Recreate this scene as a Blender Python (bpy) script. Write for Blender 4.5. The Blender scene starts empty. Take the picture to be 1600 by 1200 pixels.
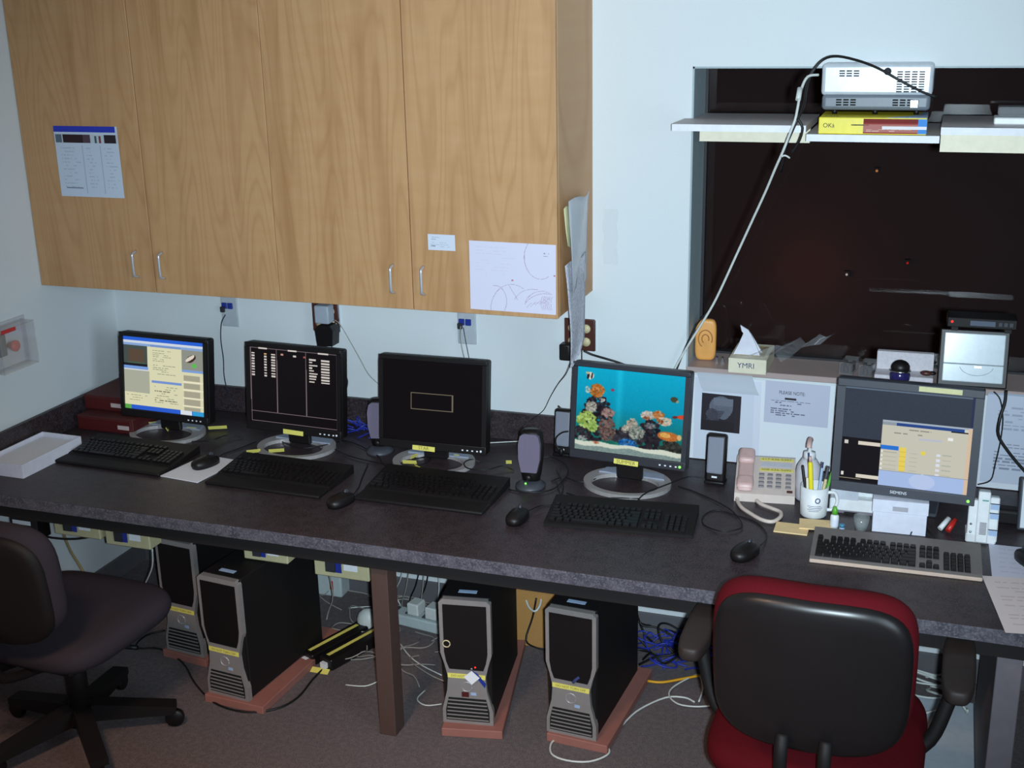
import bpy, bmesh, math, random
import numpy as np
from mathutils import Vector, Matrix
random.seed(7); NR = np.random.RandomState(5)
PI = math.pi
sc = bpy.context.scene
COL = sc.collection
# ------------------------------------------------------------------ camera
CAMC = np.array([3.1474, -4.0391, 2.2818]); YAW, PIT, ROL, FOC = 0.3428, 0.3034, -0.0213, 1.1989
def cam_axes():
    cy, sy, cp, sp = math.cos(YAW), math.sin(YAW), math.cos(PIT), math.sin(PIT)
    f = np.array([-sy*cp, cy*cp, -sp]); r = np.array([cy, sy, 0.]); u = np.cross(r, f)
    cr, sr = math.cos(ROL), math.sin(ROL)
    return cr*r+sr*u, -sr*r+cr*u, f
AR, AU, AF = cam_axes()
cam = bpy.data.cameras.new('camera'); cam.sensor_width = 36; cam.sensor_fit = 'HORIZONTAL'; cam.lens = FOC*36
cam.clip_start = 0.05; cam.clip_end = 60
co = bpy.data.objects.new('camera', cam); COL.objects.link(co)
M4 = Matrix(((AR[0], AU[0], -AF[0], CAMC[0]), (AR[1], AU[1], -AF[1], CAMC[1]), (AR[2], AU[2], -AF[2], CAMC[2]), (0, 0, 0, 1)))
co.matrix_world = M4; sc.camera = co
def ray(a, b): return AF+AR*(a-800)/(FOC*1600)-AU*(b-600)/(FOC*1600)
def Z(a, b, z): d = ray(a, b); return Vector(CAMC+d*((z-CAMC[2])/d[2]))
def Y(a, b, y): d = ray(a, b); return Vector(CAMC+d*((y-CAMC[1])/d[1]))
def X(a, b, x): d = ray(a, b); return Vector(CAMC+d*((x-CAMC[0])/d[0]))
# ------------------------------------------------------------------ world, lights, exposure
w = bpy.data.worlds.new('night'); sc.world = w; w.use_nodes = True
bg = w.node_tree.nodes['Background']; bg.inputs[0].default_value = (.0095, .0065, .0075, 1); bg.inputs[1].default_value = 1
def area(name, loc, tgt, size, power, col, shape='DISK'):
    l = bpy.data.lights.new(name, 'AREA'); l.shape = shape; l.energy = power; l.color = col
    if shape == 'RECTANGLE': l.size, l.size_y = size
    else: l.size = size
    o = bpy.data.objects.new(name, l); COL.objects.link(o); o.location = loc
    o.rotation_euler = (Vector(tgt)-Vector(loc)).to_track_quat('-Z', 'Y').to_euler(); return o
# the camera's flash, just beside its lens
fl = bpy.data.lights.new('camera_flash', 'SPOT'); fl.energy = 650; fl.color = (.74, .92, 1.03); fl.spot_size = math.radians(71); fl.spot_blend = .94; fl.shadow_soft_size = .02
fo = bpy.data.objects.new('camera_flash', fl); COL.objects.link(fo)
fo.location = Vector(CAMC)+Vector(AR)*.055-Vector(AU)*.012
fo.rotation_euler = (Y(990, 400, 0)-fo.location).to_track_quat('-Z', 'Y').to_euler()
# the room's dim warm ceiling lamp, behind the photographer's side of the desk
cl = area('ceiling_lamp', (1.7, -3.1, 2.72), (1.7, -2.5, 0), .5, 25, (1, .62, .42)); cl.data.spread = math.radians(100)
# cool fill added from the right, no known source, lifts the left wall
dl = area('cool_fill', (4.7, -3.0, 1.7), (0, -.7, 1.0), (1.0, 1.8), 8, (.72, .88, 1), 'RECTANGLE'); dl.data.spread = math.radians(70)
vs = sc.view_settings; vs.view_transform = 'Standard'; vs.look = 'None'; vs.exposure = 0; vs.gamma = 1; vs.use_curve_mapping = False
# ------------------------------------------------------------------ materials
def lin(c):
    return tuple(((v/255.)/12.92 if v/255. <= .04045 else ((v/255.+.055)/1.055)**2.4) for v in c[:3])
MATS = {}
def mat(name, c, rough=.5, metal=0, var=.12, scale=40, bump=0, spec=.5, emit=None, es=1):
    if name in MATS: return MATS[name]
    m = bpy.data.materials.new(name); m.use_nodes = True; nt = m.node_tree; p = nt.nodes['Principled BSDF']
    tc = nt.nodes.new('ShaderNodeTexCoord'); nz = nt.nodes.new('ShaderNodeTexNoise'); nz.inputs['Scale'].default_value = scale; nz.inputs['Detail'].default_value = 3
    nt.links.new(tc.outputs['Object'], nz.inputs['Vector'])
    mx = nt.nodes.new('ShaderNodeMix'); mx.data_type = 'RGBA'
    l = lin(c); mx.inputs[6].default_value = tuple(min(1, v*(1-var)) for v in l)+(1,); mx.inputs[7].default_value = tuple(min(1, v*(1+var)) for v in l)+(1,)
    nt.links.new(nz.outputs['Fac'], mx.inputs[0]); nt.links.new(mx.outputs[2], p.inputs['Base Color'])
    p.inputs['Roughness'].default_value = rough; p.inputs['Metallic'].default_value = metal; p.inputs['Specular IOR Level'].default_value = spec
    if bump:
        b = nt.nodes.new('ShaderNodeBump'); b.inputs['Strength'].default_value = bump; b.inputs['Distance'].default_value = .002
        nt.links.new(nz.outputs['Fac'], b.inputs['Height']); nt.links.new(b.outputs[0], p.inputs['Normal'])
    if emit: p.inputs['Emission Color'].default_value = lin(emit)+(1,); p.inputs['Emission Strength'].default_value = es
    MATS[name] = m; return m
def speckle(name, c1, c2, c3, s1, s2, rough, bump=0, spec=.4):
    m = bpy.data.materials.new(name); m.use_nodes = True; nt = m.node_tree; p = nt.nodes['Principled BSDF']
    tc = nt.nodes.new('ShaderNodeTexCoord')
    n1 = nt.nodes.new('ShaderNodeTexNoise'); n1.inputs['Scale'].default_value = s1; n1.inputs['Detail'].default_value = 4
    n2 = nt.nodes.new('ShaderNodeTexNoise'); n2.inputs['Scale'].default_value = s2; n2.inputs['Detail'].default_value = 3
    r1 = nt.nodes.new('ShaderNodeValToRGB'); r1.color_ramp.elements[0].position = .38; r1.color_ramp.elements[1].position = .62
    r1.color_ramp.elements[0].color = lin(c1)+(1,); r1.color_ramp.elements[1].color = lin(c2)+(1,)
    r2 = nt.nodes.new('ShaderNodeValToRGB'); r2.color_ramp.elements[0].position = .45; r2.color_ramp.elements[1].position = .7
    mx = nt.nodes.new('ShaderNodeMix'); mx.data_type = 'RGBA'; mx.inputs[7].default_value = lin(c3)+(1,)
    for n in (n1, n2): nt.links.new(tc.outputs['Object'], n.inputs['Vector'])
    nt.links.new(n1.outputs['Fac'], r1.inputs[0]); nt.links.new(n2.outputs['Fac'], r2.inputs[0])
    nt.links.new(r2.outputs[0], mx.inputs[0]); nt.links.new(r1.outputs[0], mx.inputs[6]); nt.links.new(mx.outputs[2], p.inputs['Base Color'])
    p.inputs['Roughness'].default_value = rough; p.inputs['Specular IOR Level'].default_value = spec
    if bump:
        b = nt.nodes.new('ShaderNodeBump'); b.inputs['Strength'].default_value = bump; b.inputs['Distance'].default_value = .004
        nt.links.new(n2.outputs['Fac'], b.inputs['Height']); nt.links.new(b.outputs[0], p.inputs['Normal'])
    MATS[name] = m; return m
def wood(name):
    m = bpy.data.materials.new(name); m.use_nodes = True; nt = m.node_tree; p = nt.nodes['Principled BSDF']; L = nt.links.new
    def N(t, **k):
        n = nt.nodes.new(t)
        for a, b in k.items():
            if a in n.inputs: n.inputs[a].default_value = b
            else: setattr(n, a, b)
        return n
    tc = N('ShaderNodeTexCoord'); oi = N('ShaderNodeObjectInfo'); cx = N('ShaderNodeCombineXYZ')
    ml = N('ShaderNodeMath', operation='MULTIPLY'); ml.inputs[1].default_value = 37.0; L(oi.outputs['Random'], ml.inputs[0])
    L(ml.outputs[0], cx.inputs[1]); L(ml.outputs[0], cx.inputs[2])
    ad = N('ShaderNodeVectorMath', operation='ADD'); L(tc.outputs['Object'], ad.inputs[0]); L(cx.outputs[0], ad.inputs[1])
    def mp(s):
        q = N('ShaderNodeMapping'); q.inputs['Scale'].default_value = s; L(ad.outputs[0], q.inputs[0]); return q
    # cathedral figure: rings of a stretched noise field
    nA = N('ShaderNodeTexNoise', Scale=1.0, Detail=1.5); L(mp((5.5, 1, .55)).outputs[0], nA.inputs['Vector'])
    mA = N('ShaderNodeMath', operation='MULTIPLY'); mA.inputs[1].default_value = 24; L(nA.outputs['Fac'], mA.inputs[0])
    fr = N('ShaderNodeMath', operation='PINGPONG'); fr.inputs[1].default_value = .5; L(mA.outputs[0], fr.inputs[0])
    rA = N('ShaderNodeValToRGB'); rA.color_ramp.elements[0].position = .0; rA.color_ramp.elements[1].position = .24
    rA.color_ramp.elements[0].color = (.55, .55, .55, 1); rA.color_ramp.elements[1].color = (0, 0, 0, 1); L(fr.outputs[0], rA.inputs[0])
    nB = N('ShaderNodeTexNoise', Scale=1.0, Detail=3); L(mp((13, 1, .7)).outputs[0], nB.inputs['Vector'])
    rB = N('ShaderNodeValToRGB'); rB.color_ramp.elements[0].position = .5; rB.color_ramp.elements[1].position = .75; L(nB.outputs['Fac'], rB.inputs[0])
    nC = N('ShaderNodeTexNoise', Scale=1.0, Detail=3); L(mp((260, 1, 5)).outputs[0], nC.inputs['Vector'])
    nD = N('ShaderNodeTexNoise', Scale=1.0, Detail=2); L(mp((7, 1, 26)).outputs[0], nD.inputs['Vector'])
    def mixc(a, b, f, k=None):
        q = N('ShaderNodeMix', data_type='RGBA')
        if isinstance(a, tuple): q.inputs[6].default_value = a+(1,)
        else: L(a, q.inputs[6])
        q.inputs[7].default_value = b+(1,)
        if k is None: L(f, q.inputs[0])
        else:
            z = N('ShaderNodeMath', operation='MULTIPLY'); z.inputs[1].default_value = k; L(f, z.inputs[0]); L(z.outputs[0], q.inputs[0])
        return q.outputs[2]
    base = lin((194, 146, 98))
    c = mixc(base, lin((204, 164, 122)), nD.outputs['Fac'], .8)
    c = mixc(c, lin((160, 112, 68)), rA.outputs[0], .62)
    c = mixc(c, lin((150, 104, 60)), rB.outputs[0], .6)
    c = mixc(c, lin((164, 118, 76)), nC.outputs['Fac'], .45)
    L(c, p.inputs['Base Color']); p.inputs['Roughness'].default_value = .55; p.inputs['Specular IOR Level'].default_value = .5
    MATS[name] = m; return m
def attr_mat(name, emit, rough=.5, dim=1):
    m = bpy.data.materials.new(name); m.use_nodes = True; nt = m.node_tree; p = nt.nodes['Principled BSDF']
    a = nt.nodes.new('ShaderNodeVertexColor'); a.layer_name = 'ink'
    if emit:
        p.inputs['Base Color'].default_value = (.0035, .003, .0035, 1)
        nt.links.new(a.outputs[0], p.inputs['Emission Color']); p.inputs['Emission Strength'].default_value = dim
    else: nt.links.new(a.outputs[0], p.inputs['Base Color'])
    p.inputs['Roughness'].default_value = rough; p.inputs['Specular IOR Level'].default_value = .18 if emit else .4
    MATS[name] = m; return m
def clear(name, col, rough=.05, alpha=.25, ior=1.45):
    m = bpy.data.materials.new(name); m.use_nodes = True; nt = m.node_tree; nt.nodes.remove(nt.nodes['Principled BSDF'])
    t = nt.nodes.new('ShaderNodeBsdfTransparent'); t.inputs[0].default_value = (1, 1, 1, 1) if alpha < .05 else (.97, .97, .97, 1) if alpha < .2 else lin(col)+(1,)
    g = nt.nodes.new('ShaderNodeBsdfGlossy'); g.inputs['Roughness'].default_value = rough
    d = nt.nodes.new('ShaderNodeBsdfDiffuse'); d.inputs[0].default_value = lin(col)+(1,)
    f = nt.nodes.new('ShaderNodeFresnel'); f.inputs[0].default_value = ior
    m1 = nt.nodes.new('ShaderNodeMixShader'); m2 = nt.nodes.new('ShaderNodeMixShader'); m1.inputs[0].default_value = alpha
    L = nt.links.new; L(t.outputs[0], m1.inputs[1]); L(d.outputs[0], m1.inputs[2]); ge = nt.nodes.new('ShaderNodeNewGeometry'); fm_ = nt.nodes.new('ShaderNodeMath'); fm_.operation = 'SUBTRACT'; fm_.use_clamp = True; L(f.outputs[0], fm_.inputs[0]); L(ge.outputs['Backfacing'], fm_.inputs[1]); L(fm_.outputs[0], m2.inputs[0]); L(m1.outputs[0], m2.inputs[1]); L(g.outputs[0], m2.inputs[2])
    L(m2.outputs[0], nt.nodes['Material Output'].inputs['Surface']); MATS[name] = m; return m
WALL = mat('wall_paint', (214, 219, 222), .75, var=.03, scale=180, bump=.15)
WOOD = wood('maple_veneer'); LAM = speckle('laminate', (38, 30, 33), (54, 44, 47), (76, 66, 70), 26, 210, .42, .05)
CARP = speckle('carpet', (108, 100, 102), (122, 112, 112), (84, 78, 84), 60, 260, .95, .9, .1)
COVE = mat('vinyl_cove', (92, 90, 94), .7); CEIL = mat('ceiling_paint', (200, 198, 192), .9)
BLK = mat('black_plastic', (20, 16, 17), .45, spec=.4); BLKM = mat('black_matte', (17, 13, 14), .65, spec=.35); DRK = mat('dark_recess', (8, 8, 9), .8)
GRYD = mat('dark_grey_plastic', (64, 66, 74), .45); GRY = mat('grey_cloth', (120, 112, 122), .8, scale=300, bump=.3); SLV = mat('silver_plastic', (148, 142, 140), .35, .25)
SLVB = mat('bright_silver', (196, 196, 202), .3, .5); CHR = mat('chrome', (200, 202, 208), .22, 1); WHT = mat('white_plastic', (226, 228, 230), .4)
PAPR = mat('white_paper', (228, 228, 232), .8, var=.03); BEI = mat('beige_plastic', (214, 200, 186), .45); BEIY = mat('pale_green_beige', (188, 180, 142), .5)
CREAM = mat('cream_wood', (232, 224, 200), .6); SHELF = mat('shelf_top', (194, 186, 188), .5); SHF = mat('shelf_edge', (226, 226, 232), .5)
SILL = mat('sill_laminate', (172, 152, 148), .45, var=.05); ALU = mat('jamb_metal', (158, 172, 178), .5)
YEL = mat('yellow_tape', (226, 216, 108), .6, var=.06); YELB = mat('yellow_carton', (232, 214, 44), .4); RED = mat('red_cloth', (78, 11, 19), .9, scale=260, bump=.4, spec=.1)
REDP = mat('red_plastic', (196, 40, 34), .35); MAR = mat('maroon_board', (74, 16, 16), .65); BLU = mat('blue_plastic', (34, 52, 140), .4); BLUC = mat('blue_cable', (40, 54, 160), .45)
NAVY = mat('navy_gloss', (40, 34, 88), .18); CBL = mat('black_cable', (18, 17, 18), .5); CBW = mat('white_cable', (206, 210, 206), .45); CBG = mat('grey_cable', (150, 146, 138), .5); CBY = mat('yellow_cable', (222, 160, 30), .5)
BRN = mat('brown_plastic', (74, 38, 32), .4); IVO = mat('ivory_plastic', (206, 190, 150), .45); PINE = mat('pinkish_board', (150, 98, 88), .7, scale=25); TAN = mat('cardboard', (178, 130, 72), .8)
INK = mat('ink', (40, 40, 46), .8); INKB = mat('blue_ink', (50, 60, 110), .8); GRYB = mat('grey_fabric', (54, 49, 56), .92, scale=260, bump=.4, spec=.1); DKBR = mat('dark_arm_pad', (44, 34, 32), .6)
POST = mat('brown_post', (78, 58, 52), .6, scale=25); GABL = mat('grey_gable', (110, 104, 110), .6); SOAP = mat('amber_block', (226, 160, 84), .45, var=.2, scale=22); GRN = mat('green_cap', (90, 170, 50), .4)
LBLU = mat('pale_blue', (160, 182, 214), .4); STONE = mat('pale_foam', (206, 200, 206), .9, scale=90, var=.18, bump=.6); PURP = mat('lilac_cloth', (104, 96, 116), .8, scale=240)
LEDG = mat('green_led', (60, 220, 60), .4, emit=(120, 255, 80), es=2.5); LEDR = mat('red_led', (220, 30, 30), .4, emit=(255, 50, 40), es=1.6); LEDW = mat('white_mark', (225, 228, 235), .5)
GLASS = clear('window_glass', (240, 240, 240), .02, .0); ACR = clear('acrylic', (236, 232, 234), .08, .1); FILM = clear('clear_film', (235, 238, 245), .12, .12); CUP = clear('cup_plastic', (225, 235, 235), .1, .14); SLEEVE = clear('sleeve', (222, 226, 234), .2, .55)
TISS = mat('tissue_paper', (214, 214, 226), .85); PHW = mat('phone_plastic', (214, 198, 190), .42); PINK = mat('pink_plastic', (206, 172, 168), .4)
SCRN = attr_mat('screen_picture', True, .28, .88); PRINT = attr_mat('print', False, .75)
WSHEEN = mat('glossy_white_metal', (200, 211, 218), .17, 0)
# ------------------------------------------------------------------ mesh builder
class MB:
    def __init__(s): s.bm = bmesh.new()
    def _xf(s, vs, M):
        if M is not None: bmesh.ops.transform(s.bm, matrix=M, verts=vs)
    def box(s, x0, x1, y0, y1, z0, z1, bev=0, seg=2, M=None):
        r = bmesh.ops.create_cube(s.bm, size=1); vs_ = r['verts']
        bmesh.ops.transform(s.bm, matrix=Matrix.Translation(((x0+x1)/2, (y0+y1)/2, (z0+z1)/2)) @ Matrix.Diagonal((abs(x1-x0), abs(y1-y0), abs(z1-z0), 1)), verts=vs_)
        if bev:
            ed = list({e for v in vs_ for e in v.link_edges})
            rr = bmesh.ops.bevel(s.bm, geom=ed, offset=bev, segments=seg, profile=.5, affect='EDGES')
            vs_ = list({v for f in rr['faces'] for v in f.verts} | {v for v in vs_ if v.is_valid})
            if seg > 1:
                for f in rr['faces']: f.smooth = True
        s._xf(vs_, M); return s
    def tube(s, pts, r=.003, n=6, smooth=4, cap=True):
        P = [Vector(p) for p in pts]
        if smooth and len(P) > 2:
            Q = []
            for i in range(len(P)-1):
                a, b, c, d = P[max(i-1, 0)], P[i], P[i+1], P[min(i+2, len(P)-1)]
                for k in range(smooth):
                    t = k/smooth
                    Q.append(.5*((2*b)+(c-a)*t+(2*a-5*b+4*c-d)*t*t+(3*b-a-3*c+d)*t**3))
            Q.append(P[-1]); P = Q
        rs = r if hasattr(r, '__len__') else [r]*len(P)
        if len(rs) != len(P): rs = list(np.interp(np.linspace(0, 1, len(P)), np.linspace(0, 1, len(rs)), rs))
        rings = []; up = Vector((0, 0, 1))
        for i, p in enumerate(P):
            t = (P[min(i+1, len(P)-1)]-P[max(i-1, 0)])
            if t.length < 1e-9: t = Vector((1, 0, 0))
            t.normalize()
            a = t.cross(up)
            if a.length < .05: a = t.cross(Vector((1, 0, 0)))
            a.normalize(); b = a.cross(t); up = b if b.length > .1 else up
            rings.append([s.bm.verts.new(p+rs[i]*(math.cos(2*PI*k/n)*a+math.sin(2*PI*k/n)*b)) for k in range(n)])
        for A, B in zip(rings, rings[1:]):
            for k in range(n):
                s.bm.faces.new((A[k], A[(k+1) % n], B[(k+1) % n], B[k])).smooth = True
        if cap: s.bm.faces.new(rings[0][::-1]); s.bm.faces.new(rings[-1])
        return s
    def lathe(s, prof, n=20, M=None, sx=1, sy=1):
        rings = []; new = []
        for r, z in prof:
            q = [s.bm.verts.new((r*sx*math.cos(2*PI*k/n), r*sy*math.sin(2*PI*k/n), z)) for k in range(n)]; rings.append(q); new += q
        for A, B in zip(rings, rings[1:]):
            for k in range(n): s.bm.faces.new((A[k], A[(k+1) % n], B[(k+1) % n], B[k])).smooth = True
        if prof[0][0] > 1e-6: s.bm.faces.new(rings[0][::-1])
        if prof[-1][0] > 1e-6: s.bm.faces.new(rings[-1])
        s._xf(new, M); return s
    def cyl(s, a, b, r, n=14): return s.tube([a, b], r, n, 0)
    def prism(s, poly, d0, d1, ax='y', M=None, smooth=False):
        f = {'y': lambda u, v, d: (u, d, v), 'x': lambda u, v, d: (d, u, v), 'z': lambda u, v, d: (u, v, d)}[ax]
        A = [s.bm.verts.new(f(u, v, d0)) for u, v in poly]; B = [s.bm.verts.new(f(u, v, d1)) for u, v in poly]; n = len(poly)
        s.bm.faces.new(A); s.bm.faces.new(B[::-1])
        for k in range(n): s.bm.faces.new((A[k], B[k], B[(k+1) % n], A[(k+1) % n])).smooth = smooth
        s._xf(A+B, M); return s
    def ring(s, outer, inner, d0, d1, ax='y', M=None):
        f = {'y': lambda u, v, d: (u, d, v), 'z': lambda u, v, d: (u, v, d)}[ax]; n = len(outer)
        V = [[s.bm.verts.new(f(u, v, d)) for u, v in P] for P, d in ((outer, d0), (inner, d0), (inner, d1), (outer, d1))]
        for i in range(4):
            A, B = V[i], V[(i+1) % 4]
            for k in range(n): s.bm.faces.new((A[k], A[(k+1) % n], B[(k+1) % n], B[k]))
        s._xf([v for q in V for v in q], M); return s
    def pillow(s, W, H, T, n=4., bend=0, M=None, seg=44, taper=0):
        prof = [(.0, .5), (.7, .5), (.9, .46), (.965, .34), (.995, .14), (1, 0), (.995, -.14), (.965, -.34), (.9, -.46), (.7, -.5), (0, -.5)]
        rings = []; new = []
        def P(q, d, k):
            a = 2*PI*k/seg; c, si = math.cos(a), math.sin(a)
            m = min(W, H)/2*(1-q)
            x = math.copysign(abs(c)**(2/n), c)*(W/2-m if q else 0); z = math.copysign(abs(si)**(2/n), si)*(H/2-m if q else 0)
            x *= 1+taper*z/(H/2)
            return (x, d*T+bend*(x/(W/2))**2, z)
        for q, d in prof:
            r = [s.bm.verts.new(P(q, d, k)) for k in range(1 if q == 0 else seg)]; rings.append(r); new += r
        for A, B in zip(rings, rings[1:]):
            for k in range(seg):
                k2 = (k+1) % seg
                if len(A) == 1: f = s.bm.faces.new((A[0], B[k2], B[k]))
                elif len(B) == 1: f = s.bm.faces.new((A[k], A[k2], B[0]))
                else: f = s.bm.faces.new((A[k], A[k2], B[k2], B[k]))
                f.smooth = True
        s._xf(new, M); return s
    def ball(s, c, rx, ry=None, rz=None, n=16, M=None):
        r = bmesh.ops.create_uvsphere(s.bm, u_segments=n, v_segments=max(6, n//2), radius=1)
        bmesh.ops.transform(s.bm, matrix=Matrix.Translation(c) @ Matrix.Diagonal((rx, ry or rx, rz or rx, 1)), verts=r['verts'])
        for v in r['verts']:
            for f in v.link_faces: f.smooth = True
        s._xf(r['verts'], M); return s
    def quad(s, a, b, c, d): s.bm.faces.new([s.bm.verts.new(p) for p in (a, b, c, d)]); return s
    def mesh(s, name, m):
        bmesh.ops.recalc_face_normals(s.bm, faces=s.bm.faces)
        me = bpy.data.meshes.new(name); s.bm.to_mesh(me); s.bm.free()
        if m: me.materials.append(m)
        return me
    def build(s, name, m, parent=None, **k):
        return link(name, s.mesh(name, m), parent, **k)
def link(name, me, parent=None, loc=None, rot=None, label=None, kind=None):
    o = bpy.data.objects.new(name, me); COL.objects.link(o)
    if parent is not None: o.parent = parent
    if loc is not None: o.location = loc
    if rot is not None: o.rotation_euler = rot
    if label: o['label'] = label
    if kind: o['kind'] = kind
    return o
def tag(o, label, cat, group=None):
    o['label'] = label; o['category'] = cat
    if group: o['group'] = group
    return o
def thing(name, label, cat, loc=(0, 0, 0), rz=0, group=None, rx=0):
    o = bpy.data.objects.new(name, None); o.empty_display_size = .05; COL.objects.link(o); o.location = loc; o.rotation_euler = (rx, 0, rz)
    return tag(o, label, cat, group)
def struct(name, mb, m, parent=None):
    o = mb.build(name, m, parent); o['kind'] = 'structure'; return o
def front(o):
    me = o.data
    if sum(p.normal.y*p.area for p in me.polygons) > 0: me.flip_normals()
    return o
def cable(pts, label, m=CBL, r=.0028, n=6, name='cable', group=None, sm=4):
    return tag(MB().tube(pts, r, n, sm).build(name, m), label, 'cable', group)
def text(s, size, loc, rot, m, parent, w=None, name='lettering', bold=0.0):
    c = bpy.data.curves.new('t', 'FONT'); c.body = s; c.size = size; c.align_x = 'CENTER'; c.align_y = 'CENTER'; c.offset = bold
    t = bpy.data.objects.new('t', c); COL.objects.link(t); bpy.context.view_layer.update()
    me = bpy.data.meshes.new_from_object(t.evaluated_get(bpy.context.evaluated_depsgraph_get())); bpy.data.objects.remove(t)
    if w and len(me.vertices):
        xs = [v.co.x for v in me.vertices]; k = w/(max(xs)-min(xs)+1e-9)
        for v in me.vertices: v.co.x *= k
    me.materials.append(m)
    return link(name, me, parent, loc, rot)
FR = (PI/2, 0, 0)     # text rotation facing -y
# ------------------------------------------------------------------ flat pictures (screens, prints): a canvas painted in numpy, one quad per cell
class Canvas:
    def __init__(s, W, H, c): s.W, s.H = W, H; s.a = np.ones((H, W, 3))*np.array(c, float); s.yy, s.xx = np.mgrid[0:H, 0:W]; s.xx = (s.xx+.5)/W; s.yy = (s.yy+.5)/H
    def rect(s, x0, y0, x1, y1, c): s.a[(s.xx >= x0) & (s.xx < x1) & (s.yy >= y0) & (s.yy < y1)] = c; return s
    def ell(s, cx, cy, rx, ry, c, rot=0, j=0):
        dx, dy = s.xx-cx, (s.yy-cy); ca, sa = math.cos(rot), math.sin(rot); u = (ca*dx+sa*dy)/rx; v = (-sa*dx+ca*dy)/ry
        m = u*u+v*v < 1
        s.a[m] = np.array(c)
        if j: s.a[m] += (NR.rand(m.sum(), 1)-.5)*j
        return s
    def line(s, x0, y0, x1, y1, c, t=.004):
        dx, dy = x1-x0, y1-y0; L = dx*dx+dy*dy; k = np.clip(((s.xx-x0)*dx+(s.yy-y0)*dy)/L, 0, 1)
        s.a[np.hypot(s.xx-x0-k*dx, s.yy-y0-k*dy) < t] = c; return s
    def dashes(s, x0, y0, x1, y1, rows, c, h=.35, fill=.7):
        dy = (y1-y0)/rows
        for i in range(rows):
            x = x0; e = x0+(x1-x0)*(.6+.4*random.random())
            while x < e:
                wd = (x1-x0)*random.uniform(.05, .18)
                if random.random() < fill: s.rect(x, y0+i*dy, min(x+wd, e), y0+i*dy+dy*h, c)
                x += wd+(x1-x0)*.03
        return s
    def build(s, name, wd, ht, m, parent, loc=(0, 0, 0), rot=(0, 0, 0), warp=None, label=None):
        W, H = s.W, s.H
        gx, gz = np.meshgrid(np.linspace(-wd/2, wd/2, W+1), np.linspace(ht/2, -ht/2, H+1))
        co_ = np.stack([gx, np.zeros_like(gx), gz], -1)
        if warp is not None: co_ = warp(co_)
        i = np.arange(H)[:, None]*(W+1)+np.arange(W)[None, :]
        q = np.stack([i, i+W+1, i+W+2, i+1], -1).reshape(-1).astype(np.int32)
        me = bpy.data.meshes.new(name); nv, nf = (W+1)*(H+1), W*H
        me.vertices.add(nv); me.vertices.foreach_set('co', co_.reshape(-1).astype(np.float32))
        me.loops.add(nf*4); me.loops.foreach_set('vertex_index', q); me.polygons.add(nf)
        me.polygons.foreach_set('loop_start', np.arange(nf, dtype=np.int32)*4); me.polygons.foreach_set('loop_total', np.full(nf, 4, np.int32))
        me.update(calc_edges=True)
        a = np.clip(s.a/255., 0, 1); l = np.where(a <= .04045, a/12.92, ((a+.055)/1.055)**2.4).reshape(-1, 3)
        rgba = np.concatenate([np.repeat(l, 4, 0), np.ones((nf*4, 1))], 1).astype(np.float32)
        at = me.color_attributes.new('ink', 'FLOAT_COLOR', 'CORNER'); at.data.foreach_set('color', rgba.reshape(-1))
        me.materials.append(m)
        return link(name, me, parent, loc, rot, label)
# ================================================================== THE ROOM
D = .728; DD = 1.007; HB = .106; GY = .20      # desk height, desk depth, splash height, window recess
WX, WX1, WZ0, WZ1 = 2.347, 4.6, 1.057, 2.064
struct('floor', MB().box(-.2, 4.8, -5.2, .26, -.06, 0), CARP)
wb = MB(); wb.box(-.2, WX, 0, .26, 0, 2.75).box(WX, WX1, 0, .26, 0, WZ0-.02).box(WX, WX1, 0, .26, WZ1, 2.75).box(WX1, 4.8, 0, .26, 0, 2.75); struct('wall_back', wb, WALL)
struct('wall_left', MB().box(-.2, 0, -5.2, 0, 0, 2.75), WALL); struct('ceiling', MB().box(-.2, 4.8, -5.2, .26, 2.75, 2.8), CEIL)
struct('baseboard_back', MB().box(.012, 4.8, -.012, 0, 0, .092, .003, 1), COVE); struct('baseboard_left', MB().box(0, .012, -5.2, 0, 0, .092, .003, 1), COVE)
struct('trim_1', MB().box(WX, WX1, -.001, GY+.03, WZ0-.02, WZ0, .002, 1), SILL)
wf = MB().box(WX, WX+.006, 0.001, GY, WZ0, WZ1-.0, 0).box(WX, WX1, .001, GY, WZ1-.006, WZ1, 0)
struct('trim_2', wf, ALU)
wf = MB().box(WX+.006, WX+.016, GY-.004, GY+.03, WZ0, WZ1-.006).box(WX1-.02, WX1, GY-.004, GY+.03, WZ0, WZ1-.006).box(WX+.016, WX1-.02, GY-.004, GY+.03, WZ1-.016, WZ1-.006).box(WX+.016, WX1-.02, GY-.004, GY+.03, WZ0, WZ0+.008)
win = struct('window_1', wf, mat('dark_frame', (26, 24, 28), .6)); g = MB().box(WX+.012, WX1-.015, GY+.006, GY+.012, WZ0+.005, WZ1-.012).build('pane', GLASS, win)
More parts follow.
